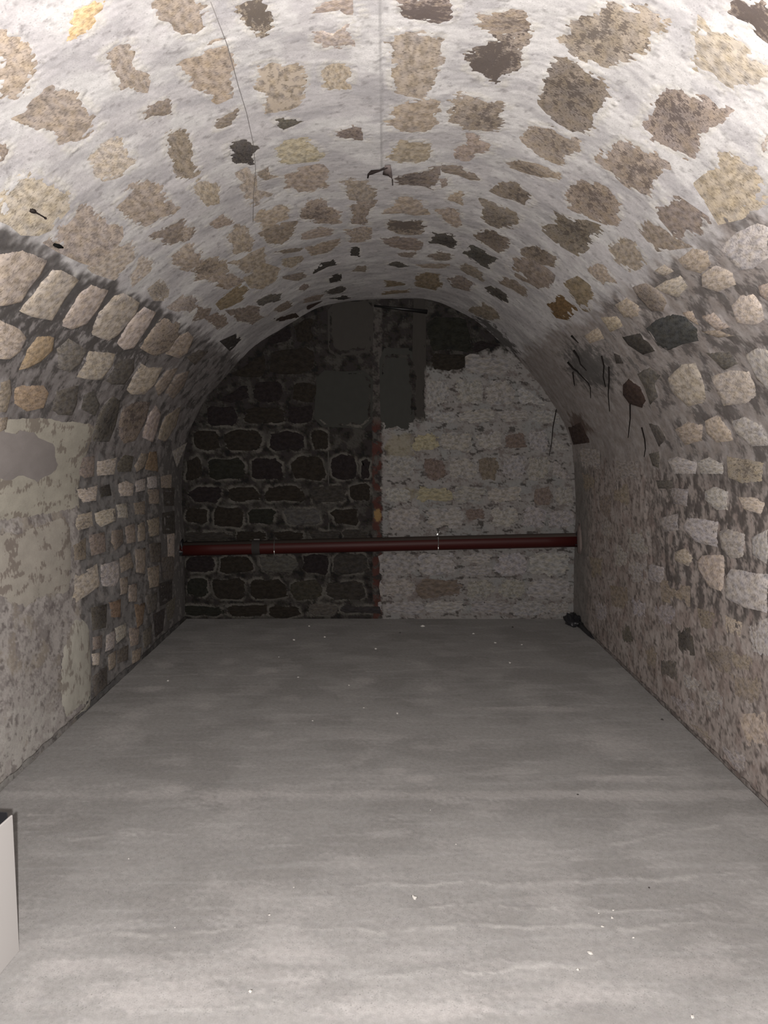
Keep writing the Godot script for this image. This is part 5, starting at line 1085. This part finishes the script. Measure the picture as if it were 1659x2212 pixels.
func _ready() -> void:
	step = 6.766057553 / (PROFILE.size() - 1)
	total = 6.766057553
	# ---- camera
	var cam := Camera3D.new()
	cam.name = "camera"
	cam.position = Vector3(0, 1.45, 0)
	cam.rotation_degrees = Vector3(-5.629, 0, 0)
	cam.fov = 67.221
	cam.near = 0.05
	cam.far = 60.0
	add_child(cam)
	cam.current = true
	# ---- air: a closed cellar, no sky
	var env := Environment.new()
	env.background_mode = Environment.BG_COLOR
	env.background_color = Color.BLACK
	env.tonemap_mode = Environment.TONE_MAPPER_LINEAR
	env.tonemap_exposure = 1.0
	env.sdfgi_enabled = true
	env.ssao_enabled = true
	env.ssil_enabled = true
	var we := WorldEnvironment.new()
	we.name = "air"
	we.environment = env
	add_child(we)
	# ---- the one light: the flash beside the lens, brightest along its axis
	var flash := SpotLight3D.new()
	flash.name = "flash"
	flash.position = Vector3(-0.055, 1.412, -0.01)
	flash.rotation_degrees = Vector3(-1.0, 0, 0)
	flash.spot_angle = 84.0
	flash.spot_angle_attenuation = 0.7
	flash.spot_range = 20.0
	flash.spot_attenuation = 2.0
	flash.light_color = Color(1.0, 0.978, 0.962)
	flash.light_energy = 12.8
	flash.light_size = 0.003
	flash.shadow_enabled = true
	add_child(flash)

	# ---- noise fields
	noise("a", 3, 3); noise("b", 5, 3); noise("c", 7, 3); noise("d", 9, 2); noise("e", 13, 3); noise("f", 17, 3); noise("g", 19, 3)
	var rng := RandomNumberGenerator.new()
	rng.seed = 41
	# ---- materials of the masonry
	var w := 512
	var g1 := grey_map(201, w, 0.05, 4)
	var g2 := grey_map(202, w, 0.22, 2)
	var g3 := grey_map(203, w, 0.035, 2)
	var grain := image_texture(w, func(x: int, y: int) -> Color:
		var i := y * w + x
		var v := 0.90 + 0.20 * (g1[i] / 255.0 - 0.5) + 0.22 * (g2[i] / 255.0 - 0.5)
		if g2[i] < 46 and g3[i] > 120: v *= 0.62
		return Color(v, v, v))
	var masonry := plain_mat(Color.WHITE, 0.95, 0.25)
	masonry.vertex_color_use_as_albedo = true
	masonry.albedo_texture = grain
	var concrete := plain_mat(Color.WHITE, 1.0, 0.15)
	concrete.vertex_color_use_as_albedo = true
	concrete.albedo_texture = grain
	stone_textures()

	# ---- the setting
	build_floor(concrete)
	var zr := rows(1.42, DEPTH + 0.03, 0.0026, BEHIND)
	var zw := rows(2.3, DEPTH + 0.03, 0.0030, BEHIND)
	var flush_ := func(p: Vector2, code: String) -> Array:
		if code in ["p", "p2"]: return [0.0045, -0.006]
		if code == "m": return [0.009, -0.002]
		if (p.x > 2.22 and p.x < 4.52) or (p.x > 6.1) or p.x > 5.39 and p.y > 4.3 or p.x < 1.42 and p.y > 5.3: return [0.0015, -0.0020]
		return [0.0040, -0.014]
	var stones := read_stones(STONES_CEILING)
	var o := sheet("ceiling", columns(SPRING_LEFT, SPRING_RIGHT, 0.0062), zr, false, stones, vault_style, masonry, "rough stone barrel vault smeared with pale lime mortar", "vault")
	build_stones(o, stones, false, rng, flush_)
	stones = read_stones(STONES_WALL_LEFT)
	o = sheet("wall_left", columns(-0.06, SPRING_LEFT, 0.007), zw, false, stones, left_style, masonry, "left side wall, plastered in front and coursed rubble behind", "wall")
	build_stones(o, stones, false, rng, flush_)
	stones = read_stones(STONES_WALL_RIGHT)
	o = sheet("wall_right", columns(SPRING_RIGHT, total + 0.06, 0.007), zw, false, stones, right_style, masonry, "right side wall of rubble with worn pinkish limewash", "wall")
	build_stones(o, stones, false, rng, flush_)
	stones = read_stones(STONES_WALL_BACK)
	o = sheet("wall_back", columns(-1.64, 1.58, 0.0075), columns(-0.05, 2.56, 0.0075), true, stones, end_style, masonry, "end wall, bare dark stone on the left and limewashed on the right", "wall")
	build_stones(o, stones, true, rng, func(p: Vector2, code: String) -> Array: return [0.0035, -0.012] if code.begins_with("K") else [0.003, -0.004] if code == "M" else [0.0015, -0.006])
	var front := put("wall_front", box_at(Vector3(-1.9, -0.12, -BEHIND), Vector3(1.9, 2.8, -BEHIND + 0.25), 0.01), plain_mat(lin(0.33, 0.31, 0.30), 0.95, 0.25), self)
	tag(front, "plain plastered wall closing the cellar behind the viewer", "wall", "", "structure")

	# ---- red pipe across the end wall
	var pl := Vector3(-1.575, 0.5752, -5.935)
	var pr := Vector3(1.508, 0.6466, -5.935)
	var red := plain_mat(lin(0.036, 0.0065, 0.0055), 0.5, 0.3)
	var steel := plain_mat(lin(0.11, 0.10, 0.095), 0.45, 0.5, 0.5)
	var bright := plain_mat(lin(0.8, 0.8, 0.78), 0.25, 0.6, 0.9)
	var black := plain_mat(lin(0.012, 0.012, 0.014), 0.45, 0.5)
	var pipe := thing("wall_pipe", Vector3(pl.x, 0, pl.z), "long dark red painted pipe running across the end wall", "pipe")
	var to_pipe := -pipe.position
	var pts := []
	var rad := []
	for k in 13:
		pts.append(pl.lerp(pr, k / 12.0) + to_pipe)
		rad.append(0.0545)
	put("tube", tube(pts, rad, 36), red, pipe)
	var dust := ring_mesh(Vector3.ZERO, 0.0545, (pr - pl).length(), 0.0006, -0.95, 0.92, 14)
	var dusty := put("dust_layer", dust, plain_mat(lin(0.062, 0.050, 0.044), 1.0, 0.1), pipe)
	dusty.position = pl.lerp(pr, 0.5) + to_pipe
	dusty.rotation.z = atan2(pr.y - pl.y, pr.x - pl.x)
	dusty.set_meta("label", "grey brown dust lying on top of the pipe")
	var along := func(x: float) -> Vector3: return pl.lerp(pr, (x - pl.x) / (pr.x - pl.x)) + to_pipe
	var cl := put("clamp", ring_mesh(along.call(-0.991), 0.0545, 0.062, 0.004), steel, pipe)
	cl.set_meta("label", "grey metal strap round the pipe")
	var cc: Vector3 = along.call(-0.991)
	put("clamp_ear", box_at(cc + Vector3(-0.025, 0.052, -0.03), cc + Vector3(0.025, 0.066, -0.008), 0.003), steel, cl)
	for e in [[-0.8475, 0.0], [0.4192, 1.0]]:
		var c0: Vector3 = along.call(e[0])
		var tie := put("wire_tie", ring_mesh(c0, 0.0545, 0.006, 0.003, 0.3, TAU - 0.3), bright, pipe)
		tie.set_meta("label", "thin bright wire tie")
		put("twisted_end", tube([c0 + Vector3(0, -0.020, 0.052), c0 + Vector3(0.001, -0.040, 0.050), c0 + Vector3(0, -0.072, 0.040)], [0.006, 0.0035, 0.002], 6), bright, tie)
		if e[1] > 0.0:
			put("knot", lump(Vector3(0.030, 0.030, 0.02), 5, 0.7), bright, tie).position = c0 + Vector3(-0.004, 0.062, 0.012)
			for sx in [-0.010, 0.008]: put("wire_end", tube([c0 + Vector3(sx, 0.078, 0.012), c0 + Vector3(sx * 1.1, 0.100, 0.010)], [0.002, 0.0015], 5), bright, tie)
	var foam := put("end_collar", lump(Vector3(0.06, 0.13, 0.13), 9, 0.9, 9, 14), black, pipe)
	foam.position = pl + to_pipe + Vector3(0.015, -0.045, 0.008)
	foam.set_meta("label", "ragged black packing at the pipe end")
	var packing := put("end_collar", lump(Vector3(0.05, 0.115, 0.115), 3, 0.6, 9, 14), black, pipe)
	packing.position = pr + to_pipe + Vector3(-0.012, -0.035, 0.004)
	packing.set_meta("label", "black packing at the pipe end")

	var daub := put("plaster_daub", lump(Vector3(0.03, 0.29, 0.10), 14, 0.7, 9, 14), plain_mat(lin(0.15, 0.122, 0.112), 0.95, 0.25), pipe)
	daub.position = pr + to_pipe + Vector3(-0.008, -0.09, 0.085)
	daub.set_meta("label", "rough pinkish plaster daubed round the pipe end")

	# ---- white box, only its side in view
	var card := plain_mat(lin(0.40, 0.385, 0.375), 0.6, 0.35)
	var carton := thing("white_box", Vector3(-1.20, 0, -1.87), "white open-topped box on the floor at the left, blackened inside as painted shade", "box")
	carton.rotation_degrees.y = -4.0
	var hx := 0.155; var hz := 0.19; var hh := 0.402; var tk := 0.006
	put("side_panel", box_at(Vector3(hx - tk, 0, -hz), Vector3(hx, hh, hz), 0.0015), card, carton)
	put("side_panel", box_at(Vector3(-hx, 0, -hz), Vector3(-hx + tk, hh, hz), 0.0015), card, carton)
	put("end_panel", box_at(Vector3(-hx + tk, 0, -hz), Vector3(hx - tk, hh - 0.02, -hz + tk), 0.0015), card, carton)
	put("end_panel", box_at(Vector3(-hx + tk, 0, hz - tk), Vector3(hx - tk, hh - 0.02, hz), 0.0015), card, carton)
	put("bottom_panel", box_at(Vector3(-hx + tk, 0, -hz + tk), Vector3(hx - tk, tk, hz - tk), 0.0015), card, carton)
	var painted_shade := put("painted_shade", box_at(Vector3(-hx + tk + 0.001, tk, -hz + tk + 0.001), Vector3(-hx + tk + 0.004, hh - 0.03, hz - tk - 0.001), 0.001), black, carton)  # black boards added inside, standing in for the shade in and behind the box
	painted_shade.set_meta("label", "black panels added as the dark shade inside the box")
	put("painted_shade", box_at(Vector3(hx - tk - 0.004, tk, -hz + tk + 0.001), Vector3(hx - tk - 0.001, hh - 0.006, hz - tk - 0.001), 0.001), black, carton)
	put("painted_shade", box_at(Vector3(-hx + tk + 0.004, tk, -hz + tk + 0.001), Vector3(hx - tk - 0.004, hh + 0.012, -hz + tk + 0.004), 0.001), black, carton)  # raised past the rim as the black step of the shadow
	put("painted_shade", box_at(Vector3(-hx + tk + 0.004, tk, hz - tk - 0.004), Vector3(hx - tk - 0.004, hh - 0.03, hz - tk - 0.001), 0.001), black, carton)
	put("painted_shade", box_at(Vector3(-hx + tk + 0.004, tk + 0.001, -hz + tk + 0.004), Vector3(hx - tk - 0.004, tk + 0.004, hz - tk - 0.004), 0.001), black, carton)

	# ---- rootlets on the right haunch, one on the end wall
	var root_mat := plain_mat(lin(0.012, 0.010, 0.009), 0.9, 0.2)
	var where := ["short thick dark rootlet high on the right haunch", "thick dark rootlet curling below the short one", "long crooked dark rootlet nearest the end wall", "thin short dark rootlet hanging beside the crooked one", "dark rootlet hanging from a soot stained hollow", "long straight dark rootlet in the middle of the group", "straight dark rootlet hanging under a brown black stone", "lowest dark rootlet hanging nearest the viewer"]
	for i in ROOTS.size():
		var p := on_skin(ROOTS[i], 0.008)
		var n := p.size()
		var r := []
		for k in n: r.append(lerpf(0.0065 if i in [0, 1, 2] else 0.0045, 0.002, k / float(n - 1)))
		tag(put("rootlet", tube(p, r, 6), root_mat, self), where[i], "root", "rootlets on the right haunch of the vault")
	tag(put("rootlet", tube([Vector3(1.325, 1.655, -5.97), Vector3(1.305, 1.52, -5.985), Vector3(1.298, 1.40, -5.99), Vector3(1.282, 1.296, -5.995)], [0.004, 0.004, 0.003, 0.002], 6), root_mat, self), "thin dark rootlet hanging over the limewashed end wall", "root", "rootlets on the right haunch of the vault")

	# ---- iron bits left in the vault
	var iron := plain_mat(lin(0.022, 0.016, 0.015), 0.7, 0.4, 0.3)
	tag(put("hanging_wire", tube(on_skin(WIRE, 0.004), [0.0009, 0.0009, 0.0009, 0.0009, 0.0009, 0.0009, 0.0009, 0.0009], 5), plain_mat(lin(0.16, 0.15, 0.145), 0.8, 0.3), self), "thin grey wire running along the vault left of the crown", "wire")
	var np := on_skin(NAIL, 0.012)
	var nail := thing("bent_nail", np[0], "bent dark iron nail stuck in a pale stone on the left", "nail")
	put("shank", tube([np[0] - np[0], np[1] - np[0], np[2] - np[0]], [0.0035, 0.002, 0.002], 6), iron, nail)
	put("head", lump(Vector3(0.017, 0.014, 0.022), 4, 0.5), iron, nail).position = Vector3(0, -0.005, 0.004)
	put("tip", lump(Vector3(0.008, 0.008, 0.010), 6, 0.5), iron, nail).position = np[2] - np[0] + Vector3(0, -0.003, 0)
	var sp := on_skin(STUB, 0.004)
	tag(put("iron_stub", tube([sp[0], sp[0].lerp(sp[1], 0.5), sp[1]], [0.006, 0.0075, 0.003], 7), plain_mat(lin(0.006, 0.006, 0.006), 0.9, 0.2), self), "black flat iron stub in the dirty joint on the left", "iron stub")
	var hk := on_skin(HOOK, 0.012)
	var hook := thing("iron_bracket", hk[4], "broken rusty iron bracket hanging at the crown of the vault", "bracket")
	for k in hk.size(): hk[k] -= hook.position
	put("arm", tube(hk, [0.003, 0.004, 0.0085, 0.004, 0.005], 7), iron, hook)
	var pp := on_skin(HOOK_PLATE, 0.014)
	var plate := SurfaceTool.new()
	plate.begin(Mesh.PRIMITIVE_TRIANGLES)
	var pc := Vector3.ZERO
	for q in pp: pc += q / pp.size()
	for k in pp.size():
		var a: Vector3 = pp[k] - hook.position
		var b: Vector3 = pp[(k + 1) % pp.size()] - hook.position
		var up := Vector3(0, 0.006, 0)
		for q in [pc - hook.position, b, a, pc - hook.position + up, a + up, b + up, a, b, a + up, b, b + up, a + up]: plate.add_vertex(q)
	plate.generate_normals()
	put("plate", plate.commit(), plain_mat(lin(0.14, 0.115, 0.11), 0.8, 0.3), hook)
	put("hanging_pin", tube([pp[3] - hook.position, pp[3] - hook.position + Vector3(0.001, -0.022, -0.01)], [0.003, 0.002], 6), iron, hook)
	tag(put("iron_bar", tube([Vector3(-0.075, 2.436, -5.985), Vector3(0.13, 2.413, -5.985), Vector3(0.33, 2.391, -5.985)], [0.008, 0.011, 0.017], 8), plain_mat(lin(0.008, 0.008, 0.008), 0.4, 0.5, 0.3), self), "thin black iron bar across the top of the end wall", "iron bar")

	# ---- black scrap in the far right corner
	var scrap := thing("plastic_scrap", Vector3(1.475, 0, -5.86), "crumpled black plastic scrap in the far right floor corner", "scrap")
	var s1 := put("crumpled_sheet", lump(Vector3(0.11, 0.10, 0.24), 21, 1.3, 11, 16), black, scrap)
	s1.position = Vector3(-0.01, -0.005, 0.0)
	put("trailing_strip", tube([Vector3(0.02, 0.022, 0.06), Vector3(0.018, 0.016, 0.22), Vector3(0.02, 0.012, 0.36), Vector3(0.024, 0.006, 0.46)], [0.024, 0.018, 0.014, 0.005], 7), black, scrap)

	# ---- crumbs on the floor
	var white := plain_mat(lin(0.46, 0.445, 0.42), 0.9, 0.3)
	var dark := plain_mat(lin(0.05, 0.045, 0.042), 0.9, 0.3)
	var shapes := []
	for k in 5: shapes.append(lump(Vector3(2.0, 1.1, 1.7), 31 + k, 0.9, 5, 8))
	var special := {
		13: "white plaster flake lying near the foot of the limewashed end wall", 29: "broad white plaster flake on the right of the near floor", 30: "round white plaster crumb just nearer than the broad right flake",
		31: "flat white plaster flake in the middle of the near floor", 32: "oval white plaster flake at the near edge left of centre", 34: "white plaster flake at the near edge by the right corner",
	}
	for i in CRUMBS.size():
		var c: Array = CRUMBS[i]
		var is_dark: bool = c[3] > 0
		var o2 := put("dark_crumb" if is_dark else "plaster_crumb", shapes[i % 5], dark if is_dark else white, self)
		o2.scale = Vector3.ONE * c[2] * 0.75
		o2.position = Vector3(c[0], -0.0006, -c[1])
		o2.rotation.y = i * 1.7
		if special.has(i): tag(o2, special[i], "crumb", "white plaster crumbs on the floor")
		elif is_dark: tag(o2, "tiny dark crumb lying on the grey concrete floor", "crumb", "dark crumbs on the floor")
		else: tag(o2, "small white plaster crumb lying on the grey concrete floor", "crumb", "white plaster crumbs on the floor")
